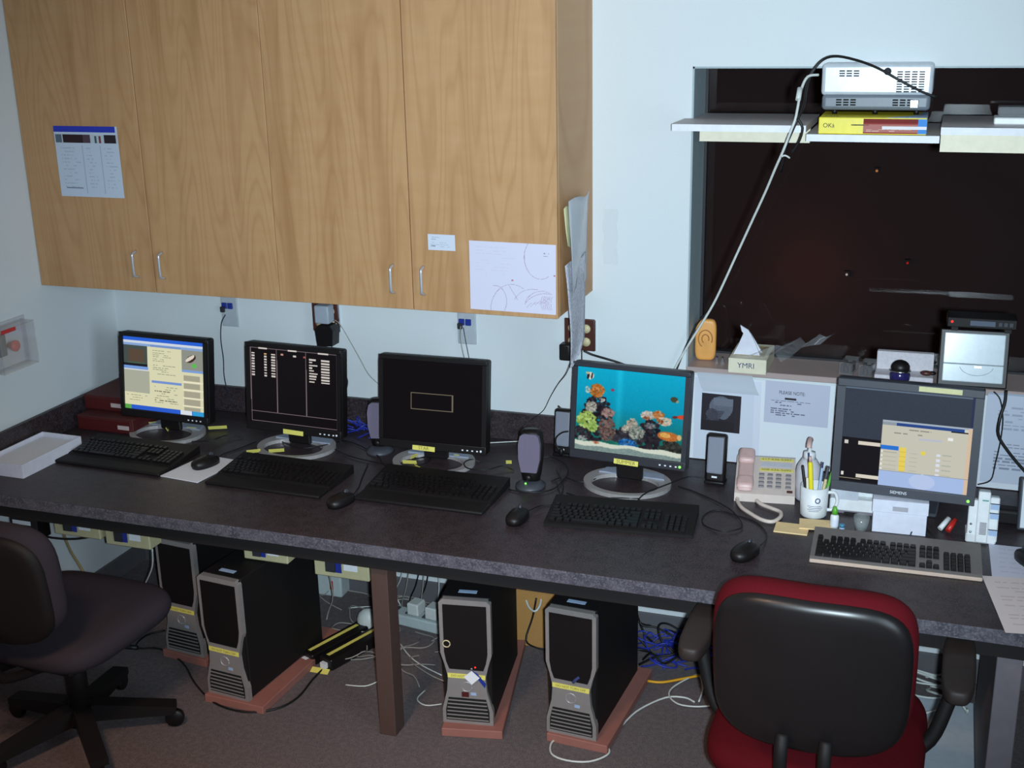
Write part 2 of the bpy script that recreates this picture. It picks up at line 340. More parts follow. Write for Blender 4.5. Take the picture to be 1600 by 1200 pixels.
# night outside: dark wall and unseen warm lamp added for window haze, three far lights
struct('wall_outside', MB().box(-3, 11, 4.6, 4.8, -1.5, 5), mat('outside_brick', (66, 46, 46), .9, var=.35, scale=1.6)); struct('ground_outside', MB().box(-3, 11, .3, 4.6, -1.6, -1.5), mat('outside_ground', (90, 84, 80), .9))
ol = bpy.data.lights.new('haze_lamp', 'POINT'); ol.energy = 1.6; ol.color = (1, .42, .2); ol.shadow_soft_size = .1; oo = bpy.data.objects.new('haze_lamp', ol); COL.objects.link(oo); oo.location = Y(1250, 440, 4.15)
for k, (a, b, m_, lab) in enumerate(((1370, 267, mat('far_orange', (255, 160, 80), .5, emit=(255, 150, 80), es=.3), 'tiny orange light far outside in the upper window'), (1323, 429, mat('far_white', (240, 230, 220), .5, emit=(240, 220, 210), es=.22), 'tiny whitish light far outside low in the window'), (1418, 411, mat('far_red', (230, 40, 40), .5, emit=(230, 30, 30), es=.25), 'tiny red light far outside at right in the window'))):
    p = Y(a, b, 4.55); t = thing('far_light', lab, 'light', p); MB().ball((0, 0, 0), .009, n=10).build('lens', m_, t); MB().box(-.02, .02, .0121, .05, -.02, .02).build('bracket', INK, t)
# ------------------------------------------------------------------ desk
desk = thing('desk', 'long dark speckled laminate counter running along the back wall under the cabinets', 'desk')
MB().box(.002, 4.4, -DD+.0025, -.001, D-.04, D, 0).build('worktop', LAM, desk); MB().box(.002, 4.4, -DD, -DD+.0024, D-.04, D-.0003, .001, 1).build('front_edge', speckle('laminate_edge_lit', (62, 62, 71), (84, 82, 91), (106, 103, 111), 26, 210, .42), desk)  # front edge: same laminate, flash brightening put into a lighter bluish colour
MB().box(.022, 4.4, -.021, -.001, D+.0005, D+HB, .002, 1).build('rear_splash', LAM, desk); MB().box(.002, .0215, -DD+.01, -.001, D+.0005, D+HB, .002, 1).build('side_splash', LAM, desk)
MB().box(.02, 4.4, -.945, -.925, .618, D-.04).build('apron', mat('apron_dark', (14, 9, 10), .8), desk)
MB().box(1.545, 1.602, -.905, -.835, 0, D-.041, .002, 1).build('post', POST, desk)
MB().box(3.375, 3.44, -.905, -.2, 0, D-.041, .002, 1).build('end_panel', GABL, desk)
# ------------------------------------------------------------------ wall cabinets
CW = .5033; CY = -.4076; CZ = 1.3045
for i, lab in enumerate(('maple wall cabinet at left with a blue-headed sheet taped on its door', 'maple wall cabinet at right with a line drawing taped on its door')):
    x0 = i*2*CW+(.001 if i == 0 else 0)
    cab = thing('wall_cabinet', lab, 'cabinet', (x0, 0, CZ))
    W2 = 2*CW-(.001 if i == 0 else 0)
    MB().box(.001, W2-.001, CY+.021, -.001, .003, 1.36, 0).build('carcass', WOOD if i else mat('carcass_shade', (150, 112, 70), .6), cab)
    for k in range(2):
        dr = MB().box(-CW/2+.0016, CW/2-.0016, -.0095, .0095, 0, 1.36, .0012, 1).build('door', WOOD, cab, loc=(k*CW+CW/2, CY+.01, 0))
        hx = (CW/2-.068) if k == 0 else (-CW/2+.042); h0, h1 = .055, .148
        MB().tube([(hx, -.009, h0), (hx, -.030, h0+.006), (hx, -.034, h0+.016), (hx, -.034, h1-.016), (hx, -.030, h1-.006), (hx, -.009, h1)], .0048, 8, 3).build('handle', SLVB, dr)
# papers on the cabinet
yf = CY-.002
c = Canvas(60, 60, (196, 206, 222)); c.rect(0, 0, .96, .09, (40, 56, 176)).rect(.02, .12, 1, .24, (190, 196, 205)).rect(.14, .12, .45, .235, (44, 22, 28)).rect(.45, .12, .56, .235, (80, 60, 70)).rect(.02, .12, .12, .235, (90, 104, 120)).rect(.78, .12, .97, .235, (40, 30, 36)).rect(.63, .13, .66, .23, (70, 90, 100)).rect(.7, .14, .73, .23, (120, 60, 66))
for q in (.42, .7): c.rect(q, .27, q+.018, .95, (170, 182, 200))
c.dashes(.08, .3, .38, .9, 12, (176, 186, 204)).dashes(.48, .3, .66, .9, 12, (172, 184, 202)).dashes(.76, .3, .96, .9, 12, (172, 184, 202)).rect(.1, .86, .36, .88, (120, 132, 150))
P0 = Y(84, 197, yf); P1 = Y(190, 308, yf)
t = c.build('printed_sheet', .268, .248, PRINT, None, loc=(.283, yf, 1.765)); tag(t, 'printed table sheet with blue header strip taped on leftmost cabinet door', 'paper')
c = Canvas(40, 24, (206, 210, 224)); c.dashes(.08, .15, .5, .4, 2, (150, 156, 172)).dashes(.08, .5, .9, .85, 3, (178, 184, 196)).dashes(.1, .7, .36, .85, 1, (90, 100, 112))
tag(c.build('card', .095, .052, PRINT, None, loc=(1.62, yf, 1.536)), 'small white card taped above the handle of the rightmost cabinet door', 'paper')
c = Canvas(150, 116, (212, 208, 226)); pk = (178, 158, 180)
for k in range(60):
    a, b = (math.radians(100+k*3.4), math.radians(103.4+k*3.4)); c.line(.82+.18*math.cos(a), .2-.3*math.sin(a)+.0, .82+.18*math.cos(b), .2-.3*math.sin(b), pk, .004)
def arc(cx, cy, rx, ry, a0, a1, col=pk, t=.0035, n=16):
    for k in range(n):
        a, b = math.radians(a0+(a1-a0)*k/n), math.radians(a0+(a1-a0)*(k+1)/n)
        c.line(cx+rx*math.cos(a), cy-ry*math.sin(a), cx+rx*math.cos(b), cy-ry*math.sin(b), col, t)
arc(.5, 1.0, .26, .4, 60, 180); arc(.75, .9, .24, .25, 80, 160); arc(.85, .95, .22, .28, 70, 160); arc(.9, 1.05, .3, .35, 80, 150); arc(.3, .85, .13, .22, -40, 100)
for k in range(6): arc(.86+.022*k, .84, .03, .1, 100, 250, pk, .003, 8)
for k in range(5): c.line(.66+.05*k, .92-.02*k, .72+.05*k, .85-.02*k, pk, .003)
c.ell(.5, .54, .012, .014, (190, 120, 136)).line(.46, .62, .56, .82, pk, .003).ell(.985, .44, .01, .012, (170, 90, 110))
c.dashes(.08, .08, .6, .5, 9, (202, 198, 218), .2, .5).dashes(.86, .12, .95, .2, 2, (150, 140, 160))
tag(c.build('drawing_sheet', .292, .226, PRINT, None, loc=(1.861, yf, 1.433), rot=(0, .008, 0)), 'large white sheet with a faint line drawing on the rightmost cabinet door', 'paper')
# papers hanging from the cabinet's right side
XS = 2*2*CW
hg = thing('hanging_papers', 'long curling papers hung by film from the right side of the cabinets', 'paper', (0, 0, 0))
def hang(name, pts, m, off, nx=10, curl=.006):
    # pts: (y_front, y_back, z) rows from top to bottom
    mb = MB(); rows = []
    for j, (ya, yb, z) in enumerate(pts):
        rows.append([mb.bm.verts.new((XS+off+curl*math.sin(3*k/nx+j*.6)+.004*(j/len(pts)), ya+(yb-ya)*k/nx, z+.006*math.sin(k*.7+j))) for k in range(nx+1)])
    for A, B in zip(rows, rows[1:]):
        for k in range(nx): mb.bm.faces.new((A[k], A[k+1], B[k+1], B[k])).smooth = True
    o = mb.build(name, m, hg); s_ = o.modifiers.new('s', 'SOLIDIFY'); s_.thickness = .0006; return o
LSH = speckle('scribbled_paper', (206, 204, 214), (192, 190, 200), (150, 156, 166), 20, 120, .7)
hang('long_sheet', [(-.37, -.13, 1.47), (-.36, -.125, 1.4), (-.345, -.125, 1.3), (-.335, -.13, 1.24), (-.33, -.14, 1.18), (-.325, -.20, 1.145), (-.322, -.3, 1.12)], LSH, .012)
hang('yellow_note', [(-.385, -.30, 1.655), (-.38, -.29, 1.58), (-.37, -.28, 1.53)], mat('pale_yellow', (206, 204, 160), .8), .014)
hang('film_sleeve', [(-.36, -.13, 1.675), (-.385, -.115, 1.64), (-.385, -.11, 1.55), (-.375, -.115, 1.46), (-.36, -.13, 1.38)], SLEEVE, .022, curl=.014)
tp = MB(); rows = []
for j in range(13): rows.append([tp.bm.verts.new((2.052+.05*k/5+.004*math.sin(j*1.3)*(1 if k in (0, 5) else 0), -.0015-.009*abs(math.sin(j*1.3+k*1.1)), 1.405+.19*j/12)) for k in range(6)])
for A, B in zip(rows, rows[1:]):
    for k in range(5): tp.bm.faces.new((A[k], A[k+1], B[k+1], B[k])).smooth = True
tp = front(tp.build('tape_strip', clear('clear_tape', (250, 252, 253), .2, .03, 1.75))); tag(tp, 'strip of clear glossy film stuck on the white wall beside the cabinets', 'tape')
# ------------------------------------------------------------------ wall plates
def data_plate(x, lab):
    t = thing('data_plate', lab, 'outlet', (x, 0, 1.14))
    MB().box(-.036, .036, -.008, -.0005, -.06, .06, .003, 2).build('plate', mat('plate_grey', (176, 182, 190), .5), t)
    for dx in (-.018, .008): MB().box(dx-.011, dx+.011, -.016, -.0082, .012, .036, .002, 1).build('jack', BLU, t)
    MB().box(-.03, -.012, -.028, -.0165, .0, .022, .002, 1).build('plug', INK, t); return t
data_plate(.542, 'grey data plate with blue jacks above the lit leftmost monitor'); data_plate(1.538, 'grey data plate with blue jacks above the blank monitor with the STAR tag')
def power_plate(x, z, lab):
    t = thing('power_outlet', lab, 'outlet', (x, 0, z))
    MB().box(-.056, .056, -.009, -.0005, -.058, .058, .003, 2).build('plate', BRN, t)
    for dx in (-.025, .025):
        for dz in (-.024, .024): MB().lathe([(.0, 0), (.016, 0), (.016, .004), (0, .004)], 16, Matrix.Translation((dx, -.0091, dz)) @ Matrix.Rotation(PI/2, 4, 'X')).build('socket', IVO, t)
    MB().box(.0555, .0585, -.008, -.001, -.055, .055).build('plate_edge', CHR, t); return t
power_plate(.962, 1.146, 'brown four-socket outlet plate with two adapters plugged in'); power_plate(1.966, 1.146, 'brown outlet plate half hidden behind the hanging papers')
a = thing('power_adapter', 'light grey adapter plugged into the brown outlet between two data plates', 'adapter', (.974, -.0135, 1.166)); MB().box(-.03, .03, -.05, 0, -.034, .036, .006, 2).build('body', mat('adapter_grey', (160, 168, 180), .5), a)
a = thing('power_adapter', 'black adapter plugged in below the light grey one', 'adapter', (.982, -.0135, 1.1)); MB().prism([(-.036, .01), (-.02, .028), (.03, .028), (.04, .01), (.034, -.05), (-.03, -.056)], -.056, 0).build('body', BLK, a)
a = thing('power_adapter', 'black adapter at lower left of the outlet behind the hanging papers', 'adapter', (1.925, -.0135, 1.09)); MB().box(-.02, .02, -.045, 0, -.03, .03, .006, 2).build('body', BLK, a)
# alarm cover on the left wall
al = thing('alarm_cover', 'clear plastic cover box over a red knob on the left wall', 'alarm', (.0005, -.632, 1.13))
o_ = [(-.09, -.085), (.09, -.085), (.09, .085), (-.09, .085)]
MB().box(.0, .004, -.11, .11, -.09, .09).build('back_plate', mat('alarm_plate', (190, 190, 196), .5), al)
cv = MB(); cv.box(.06, .063, -.09, .09, -.08, .08).box(.004, .06, .085, .09, -.08, .08).box(.004, .06, -.09, -.085, -.08, .08).box(.004, .06, -.09, .09, .076, .08).box(.004, .06, -.09, .09, -.08, -.076); cv.build('clear_cover', ACR, al)
MB().lathe([(0, 0), (.012, 0), (.012, .02), (.02, .022), (.021, .034), (.014, .04), (0, .041)], 18, Matrix.Translation((.004, .012, 0)) @ Matrix.Rotation(PI/2, 4, 'Y')).build('knob', REDP, al)
MB().box(.0641, .068, -.085, -.01, .066, .08, .002, 1).build('red_strip', REDP, al); MB().box(.0041, .02, -.07, -.012, -.03, .05, .004, 1).build('switch_body', GRYD, al)
# ------------------------------------------------------------------ window shelf
def shelf(x0, x1, zt, yf_, lab, cleat):
    t = thing('shelf_board', lab, 'shelf', ((x0+x1)/2, 0, zt)); a, b = x0-(x0+x1)/2, x1-(x0+x1)/2; mb = MB()
    if x0 < WX: mb.box(a, b, yf_, -.0015, -.02, 0).box(WX+.008-(x0+x1)/2, b, -.0015, GY-.012, -.02, 0)
    else: mb.box(a, b, yf_, GY-.012, -.02, 0)
    mb.build('board', SHELF, t); MB().box(a, b, yf_-.002, yf_-.0001, -.0205, .0005).build('front_edge', SHF, t)
    if cleat: MB().box(*cleat).build('cleat', CREAM, t)
    return t
shelf(2.325, 2.735, 1.901, -.2, 'left white-edged shelf board crossing the window, with cream batten under it', (-.15, .2, -.03, -.006, -.07, -.0206))
shelf(2.737, 3.118, 1.876, -.2, 'middle white-edged shelf board that carries the projector box', None)
shelf(3.12, 3.9, 1.901, -.2, 'right white-edged shelf board with a cream batten front', (-.389, .39, -.2, -.17, -.07, -.0206))
# carton and projector
bx = thing('carton', 'yellow software carton with red and blue label under the projector', 'box', (2.925, -.185, 1.8765), .01)
MB().box(-.155, .155, 0, .2, 0, .049, .002, 1).build('body', YELB, bx)
c = Canvas(80, 24, (150, 54, 46)); c.rect(0, 0, .86, .3, (120, 30, 26)).rect(0, .36, .86, .9, (176, 112, 104)).rect(.86, 0, 1, 1, (70, 140, 214)).rect(.3, .5, 1, .72, (232, 226, 230)).dashes(.05, .4, .5, .5, 1, (230, 210, 200)).dashes(.05, .72, .8, .9, 2, (206, 160, 150), .5)
c.build('label_print', .18, .043, PRINT, bx, loc=(.065, -.0012, .0245))
MB().prism([(.06, .03), (.1, .06), (.13, .1), (.14, .2), (.155, .2), (.155, 0), (.04, 0)], .0491, .0497, 'z').build('blue_panel', LBLU, bx)
text('OKà', .018, (-.125, -.0015, .025), FR, INK, bx); MB().box(-.06, -.01, -.0012, -.0004, .026, .029).build('small_print', INK, bx)
text('OK', .03, (-.12, .04, .0495), (0, 0, 0), INK, bx)
pj = thing('projector', 'silver-white projector with vent slots lying on the yellow carton', 'projector', (2.925, -.10, 1.9272), .0)
MB().box(-.158, .158, 0, .22, .012, .06, .012, 3).build('lower_shell', mat('projector_grey', (112, 118, 128), .4), pj)
MB().box(-.162, .162, .002, .22, .055, .15, .012, 3).build('upper_shell', mat('projector_silver', (206, 212, 220), .32, .15), pj)
sl = MB()
for r_ in range(9):
    for k in range(4): sl.box(.058+k*.021, .074+k*.021, -.0006, .0022, .066+r_*.0072, .0698+r_*.0072)
for r_ in range(3):
    for k in range(3): sl.box(-.11+k*.021, -.094+k*.021, -.0006, .0022, .112+r_*.0072, .1158+r_*.0072)
sl.build('vent_slot', INK, pj, kind='stuff')
s2 = MB()
for x_ in (-.115, .05):
    for r_ in range(3):
        for k in range(3): s2.box(x_+k*.021, x_+k*.021+.016, -.0012, .001, .026+r_*.0075, .0305+r_*.0075)
s2.build('lower_vent_slot', DRK, pj, kind='stuff')
MB().lathe([(0, 0), (.011, 0), (.011, .003), (0, .003)], 18, Matrix.Translation((.03, .002, .127)) @ Matrix.Rotation(PI/2, 4, 'X')).build('infrared_window', INK, pj)
MB().box(.1, .125, -.006, .0005, .02, .045, .002, 1).build('power_socket', CHR, pj)
for x_ in (-.12, .0, .12): MB().cyl((x_, .03, -.0013), (x_, .03, .014), .008).build('foot', BLK, pj)
MB().cyl((.12, .18, -.0013), (.12, .18, .014), .008).build('foot', BLK, pj)
t = thing('small_case', 'small clear-topped white case at the right end of the window shelf', 'box', (3.32, -.07, 1.9015)); MB().box(-.055, .06, -.03, .06, 0, .02, .003, 1).build('base', WHT, t); MB().box(-.045, .06, -.02, .06, .0205, .05, .004, 1).build('clear_lid', FILM, t)
# projector cables
pc = lambda pts, dy=0: [Y(a, b, y+dy) for a, b, y in pts]
cable(pc([(1463, 152, -.19), (1440, 143, -.20), (1405, 125, -.21), (1375, 108, -.20), (1345, 96, -.18), (1310, 88, -.15), (1288, 92, -.13), (1272, 108, -.13), (1262, 130, -.14), (1256, 165, -.2), (1247, 185, -.225), (1240, 200, -.226), (1228, 228, -.222), (1226, 244, -.21), (1220, 268, -.15)]), 'black power cable arching over the projector and down past the shelf', CBL, .0042)
cable(pc([(1279, 117, -.13), (1262, 120, -.15), (1252, 140, -.18), (1247, 165, -.215), (1243, 185, -.23), (1236, 204, -.232), (1224, 235, -.225), (1212, 262, -.2), (1196, 300, -.15), (1173, 350, -.1), (1150, 400, -.07), (1120, 465, -.05), (1100, 500, -.045), (1075, 540, -.04), (1055, 575, -.035), (1046, 600, -.04)]), 'long white cable hanging from the projector down to the aquarium monitor', CBW, .0042)
cable(pc([(1246, 185, -.235), (1254, 200, -.236), (1248, 222, -.23), (1236, 240, -.222)]), 'short black loop of cable hanging over the shelf edge', CBL, .0042)
cable(pc([(1104, 490, -.03), (1090, 505, -.03), (1078, 528, -.03), (1064, 560, -.03), (1052, 590, -.04)]), 'black cable end running beside the white projector cable by the sill', CBL, .004)
tag(MB().tube([Y(1250, 138, -.183), Y(1247, 156, -.205)], .008, 10, 0).build('cable_choke', CBW), 'pale ferrite lump on the white projector cable', 'cable')
tag(MB().tube([Y(1220, 245, -.22), Y(1227, 243, -.226), Y(1234, 247, -.22)], .003, 6, 3).build('cable_tie', CBW), 'white tie binding the projector cables below the shelf', 'cable tie')
# ------------------------------------------------------------------ things on the sill
so = thing('amber_block', 'amber rounded block carved with swirls at the left end of the sill', 'ornament', (2.395, .10, WZ0), .1)
MB().pillow(.074, .148, .03, 5, M=Matrix.Translation((0, 0, .0745))).build('body', SOAP, so)
sw = MB()
for rr in (.012, .024): sw.tube([(rr*math.cos(q), -.0155, .08+rr*1.3*math.sin(q)) for q in np.linspace(-.4, 4.2, 14)], .0022, 6, 2)
sw.build('swirl_relief', mat('amber_dark', (168, 112, 62), .5), so)
tb = thing('tissue_box', 'beige tissue box on the sill with handwritten letters', 'tissue box', (2.562, -.035, WZ0+.0005), .0)
MB().box(-.064, .064, 0, .2, 0, .052, .002, 1).build('carton', mat('tissue_beige', (222, 214, 190), .7), tb)
MB().box(-.05, .05, .04, .17, .0521, .0526).build('slot_panel', mat('tissue_top', (176, 156, 110), .7), tb)
text('YMRI', .026, (-.004, -.0008, .028), FR, INKB, tb)
ts = MB(); ts.prism([(-.055, .052), (.035, .052), (.022, .085), (.002, .125), (-.008, .14), (-.035, .155), (-.03, .135), (-.022, .125)], .05, .056); ts.prism([(-.05, .053), (.04, .053), (.0, .12), (-.02, .13)], .07, .075, M=Matrix.Rotation(.12, 4, 'X')); ts.build('tissue', TISS, tb)
fb = MB(); rows = []
for j in range(7):
    rows.append([fb.bm.verts.new((-.075+.03*j+.17*k/8, .03+.02*math.sin(k*1.3+j)+.06*j/7, .056+.085*(j/6)**1.2*(.4+.6*k/8)+.012*math.sin(k*2.1+j*1.7))) for k in range(9)])
for A, B in zip(rows, rows[1:]):
    for k in range(8): fb.bm.faces.new((A[k], A[k+1], B[k+1], B[k])).smooth = True
q = front(fb.build('clear_bag', clear('bag_film', (235, 238, 245), .1, .12, 1.8), None, loc=(2.575, -.03, WZ0))); tag(q, 'crumpled clear film bag lying over the tissue box', 'bag')
for i, (a, b) in enumerate(((1120, 566), (1129, 567))):
    p = Z(a, b, WZ0); s = thing('metal_clip', 'left of two tiny metal clips beside the tissue box' if i == 0 else 'right of two tiny metal clips beside the tissue box', 'clip', p)
    MB().prism([(-.006, 0), (.006, 0), (.003, .02), (-.003, .02)], -.004, .004).build('body', CHR, s); MB().tube([(-.003, 0, .018), (0, -.004, .024), (.003, 0, .018)], .0012, 6, 3).build('wire', INK, s)
for i, (x, y, lab) in enumerate(((2.882, .05, 'left one of two small clear boxes of dark pieces on the sill'), (2.946, .035, 'right one of two small clear boxes of dark pieces on the sill'))):
    s = thing('clear_box', lab, 'box', (x, y, WZ0+.0005), -.15)
    MB().box(-.023, .023, -.02, .075, 0, .045, .003, 1).build('clear_case', ACR, s)
    for k in range(3):
        for l in range(3): MB().box(-.018+k*.013, -.008+k*.013, -.014+l*.024, .002+l*.024, .006+.0*k, .036-.006*((k+l) % 2), .001, 1).build('dark_piece', INK, s)
fm = thing('foam_tray', 'pale granular foam ledge on the sill behind the navy ball', 'tray', (3.068, 0, WZ0+.0005))
MB().box(-.094, .09, .0, .09, 0, .022, .002, 1).build('base', STONE, fm); MB().box(-.092, .088, .065, .09, .0225, .085, .002, 1).build('back_ledge', STONE, fm)
nb = thing('webcam_ball', 'glossy navy ball camera standing on the sill', 'camera', Vector((3.055, -.03, WZ0)))
MB().ball((0, 0, .033), .033, .033, .032, 20).build('lower_ball', NAVY, nb); MB().ball((0, 0, .062), .03, .03, .024, 20).build('upper_ball', BLK, nb); MB().lathe([(.0325, .049), (.034, .052), (.0325, .055)], 20).build('band', CHR, nb)
sg = thing('dark_clump', 'small dark reddish clump on the foam ledge by the lit screen frame', 'ornament', (3.135, .03, WZ0+.0228)); MB().ball((0, 0, .008), .02, .012, .009, 12).build('clump', BRN, sg); MB().ball((.018, .004, .008), .014, .01, .007, 10).build('lump', BLK, sg)
# white glossy panel device at the right of the sill
tb = thing('panel_dispenser', 'black framed glossy white panel standing on the right of the sill', 'device', (3.276, -.012, WZ0+.009), .035, rx=-.24)
WD, HT = .211, .182
MB().box(-WD/2, WD/2, .006, .035, -.002, HT, .004, 2).build('housing', BLK, tb)
MB().box(-WD/2+.014, WD/2-.014, -.001, .0058, .072, HT-.012, .002, 1).build('upper_panel', WSHEEN, tb); MB().box(-WD/2+.014, WD/2-.014, -.001, .0058, .014, .0705, .002, 1).build('lower_panel', WSHEEN, tb)
MB().tube([(.052*math.cos(q)+.01, -.001, .07+.034*math.sin(q)) for q in np.linspace(PI+.25, 2*PI-.25, 14)], .0008, 5, 1).build('finger_arc', mat('arc_grey', (150, 160, 170), .5), tb)
MB().box(.003, .026, -.003, .0, .06, .0675, .001, 1).build('latch', CHR, tb)
dv = thing('small_console', 'small black console with a red light on top of the white panel device', 'device', (3.29, .052, WZ0+.182), .02)
MB().box(-.105, .105, -.03, .06, .012, .045, .003, 1).build('body', BLK, dv); MB().box(-.035, .04, -.0308, -.0302, .02, .036).build('display', mat('grey_display', (92, 100, 116), .3), dv); MB().ball((-.09, -.031, .03), .004, n=8).build('red_light', LEDR, dv)
for k in range(3): MB().box(.05+k*.016, .06+k*.016, -.0325, -.0302, .022, .034).build('button', GRYD, dv)
for dx in (-.08, .08): MB().box(dx-.01, dx+.01, -.02, .05, -.002, .013).build('foot', BLK, dv)
# ------------------------------------------------------------------ papers below the window
def sheet(name, cv, x0, x1, z0, z1, y, lab, rot=0, m=None):
    o = cv.build(name, x1-x0, z1-z0, m or PRINT, None, loc=((x0+x1)/2, y, (z0+z1)/2), rot=(0, rot, 0)); return tag(o, lab, 'paper')
sheet('wall_sheet', Canvas(8, 8, (222, 226, 232)), 2.36, 2.855, .731, 1.036, -.0235, 'wide white backing sheet below the window behind the notice and photo')
c = Canvas(60, 60, (206, 210, 222)); c.rect(.9, 0, 1, 1, (214, 216, 228)); sheet('wall_sheet', c, 2.385, 2.612, .733, 1.03, -.026, 'tall lilac-white sheet under the photo print')
c = Canvas(60, 60, (36, 30, 38)); c.ell(.5, .35, .3, .3, (96, 100, 112), j=14).rect(.3, .1, .8, .3, (108, 112, 124)).ell(.28, .55, .16, .16, (66, 64, 76), j=30).ell(.6, .5, .13, .18, (92, 96, 108), .5)
for k in range(8): c.line(.15+.04*k, .7, .3+.04*k, .45, (60, 58, 70), .012)
c.rect(0, .72, 1, 1, (30, 24, 30)).rect(.85, 0, 1, 1, (40, 32, 40)); sheet('photo_print', c, 2.41, 2.545, .84, .975, -.029, 'dark photo print pinned on the sheet left of the notice', .02)
fl_ = MB(); rows = []
for j in range(6): rows.append([fl_.bm.verts.new((2.39+.19*k/8+.03*j/5, -.03-.028*math.sin(PI*.5*j/5), 1.05-.058*j/5)) for k in range(9)])
for A, B in zip(rows, rows[1:]):
    for k in range(8): fl_.bm.faces.new((A[k], A[k+1], B[k+1], B[k])).smooth = True
tag(front(fl_.build('sleeve_flap', SLEEVE)), 'lifted flap of a plastic sleeve above the photo print', 'paper')
c = Canvas(110, 80, (190, 192, 210)); ik = (96, 98, 118)
c.dashes(.1, .45, .72, .53, 2, ik, .45, .85).dashes(.16, .55, .6, .61, 1, ik, .5).dashes(.1, .64, .66, .84, 4, ik, .4, .9)
nt_ = sheet('notice', c, 2.625, 2.838, .889, 1.037, -.028, 'printed lilac notice headed PLEASE NOTE below the window', .012)
text('PLEASE NOTE:', .017, (-.017, -.0008, .036), FR, INK, nt_, .085); MB().box(-.04, -.002, -.001, -.0003, .012, .019).build('subtitle', INK, nt_)
c = Canvas(60, 90, (190, 196, 212)); ik = (140, 146, 164)
c.rect(0, 0, 1, .02, (160, 168, 186)).dashes(.5, .06, .95, .12, 1, ik).dashes(.15, .15, .98, .42, 7, (160, 166, 184)).dashes(.3, .56, .9, .62, 2, ik).dashes(.15, .64, .95, .86, 6, (136, 142, 160), .45, .9)
sheet('notice', c, 3.327, 3.56, .752, 1.057, -.027, 'bluish printed notice at the right edge behind hanging cables', .0)
sheet('wall_sheet', Canvas(6, 6, (214, 218, 226)), 3.30, 3.6, .731, .9, -.0235, 'white sheet at the counter behind the intercom')
# ================================================================== ON THE DESK
# ------------------------------------------------------------------ monitors
def oval(rx, ry, n=36, dy=0): return [(rx*math.cos(2*PI*k/n), dy+ry*math.sin(2*PI*k/n)) for k in range(n)]
def monitor(lab, x, y, z, yaw, tilt, cv, tagtxt=None, led=None, W=.396, H=.325, body=BLK, kind=0, base_x=0.0, tagx=0):
    t = thing('monitor', lab, 'monitor', (x, y, D), yaw); zb = z-D
    Rm = Matrix.Translation((0, 0, zb)) @ Matrix.Rotation(-tilt, 4, 'X')
    b_ = .016 if kind == 0 else .024; bb = .03 if kind == 0 else .03
    mb = MB(); mb.box(-W/2, W/2, .006, .05, 0, H, .008, 3, M=Rm)
    mb.build('housing', body, t)
    fr = MB(); fr.box(-W/2, W/2, -.004, .0058, 0, bb, .0025, 2, M=Rm).box(-W/2, W/2, -.004, .0058, H-b_, H, .0025, 2, M=Rm).box(-W/2, -W/2+b_, -.004, .0058, bb, H-b_, 0, M=Rm).box(W/2-b_, W/2, -.004, .0058, bb, H-b_, 0, M=Rm); fr.build('bezel', body, t)
    sw_, sh_ = W-2*b_, H-b_-bb
    s = cv.build('screen', sw_, sh_, SCRN, t); s.matrix_local = Rm @ Matrix.Translation((0, .003, bb+sh_/2))
    for k in range(4 if kind == 0 else 0):
        q = MB().box(-.003, .003, -.0055, -.0041, -.0022, .0022).build('button', LEDW, t); q.matrix_local = Rm @ Matrix.Translation((W/2-.085+.018*k, 0, .013))
    if led:
        q = MB().ball((0, -.005, 0), .0042, .003, .0042, 8).build('power_light', LEDG if led == 'g' else LEDW, t); q.matrix_local = Rm @ Matrix.Translation((W/2-.018, 0, .014))
    if tagtxt is not None:
        q = MB().box(-.042, .042, -.0052, -.0042, -.0085, .0085).build('name_tag', YEL, t); q.matrix_local = Rm @ Matrix.Translation((tagx, 0, .006)) @ Matrix.Rotation(.02, 4, 'Y')
        if tagtxt: text(tagtxt, .017, (0, -.0056, 0), FR, mat('tag_ink', (120, 104, 40), .8), q)
    # stand
    if kind == 0:
        MB().box(-.045, .045, .03, .05, .012, zb+.1, .004, 1).build('neck', BLK, t)
        MB().ring(oval(.148, .128, dy=.012), oval(.116, .082, dy=-.012), .0006, .014, 'z').build('base_ring', mat('base_silver', (176, 172, 172), .3, .3), t)
        MB().prism([(-.115, .055), (.115, .055), (.1, .1), (-.1, .1)], .0142, .019, 'z').build('base_plate', mat('base_plate_grey', (150, 158, 176), .45), t)
    return t, Rm
c = Canvas(150, 120, (226, 224, 186))
c.rect(0, 0, 1, .05, (40, 100, 220)).rect(0, .05, 1, .085, (214, 224, 236)).rect(0, .085, 1, .12, (140, 172, 220)).rect(.34, .095, .72, .12, (120, 150, 210))
c.rect(0, .12, .3, .4, (70, 80, 76)).rect(.06, .17, .26, .34, (92, 74, 60)).rect(0, .37, .3, .4, (24, 22, 34)).rect(.05, .35, .27, .36, (70, 110, 70)).rect(0, .4, .31, .44, (120, 160, 226)).rect(0, .44, .31, .46, (220, 224, 226)).rect(0, .46, .32, .77, (176, 178, 160))
c.rect(.73, .12, 1, .38, (146, 150, 140)).ell(.84, .23, .075, .04, (60, 40, 34), -.7).ell(.83, .225, .07, .022, (230, 220, 205), -.7).ell(.88, .32, .035, .03, (100, 190, 90)).rect(.73, .38, 1, .42, (130, 164, 222))
for k in range(5): c.rect(.745, .455+k*.11, .95, .535+k*.11, (172, 168, 146)).rect(.735, .54+k*.11, .99, .555+k*.11, (246, 238, 210))
c.rect(.35, .575, .72, .61, (120, 152, 216)).dashes(.37, .16, .6, .33, 6, (150, 150, 124), .28).dashes(.37, .36, .68, .5, 5, (140, 140, 116), .28).dashes(.38, .65, .68, .9, 8, (140, 140, 116), .28).dashes(.03, .8, .3, .9, 3, (150, 150, 124), .3)
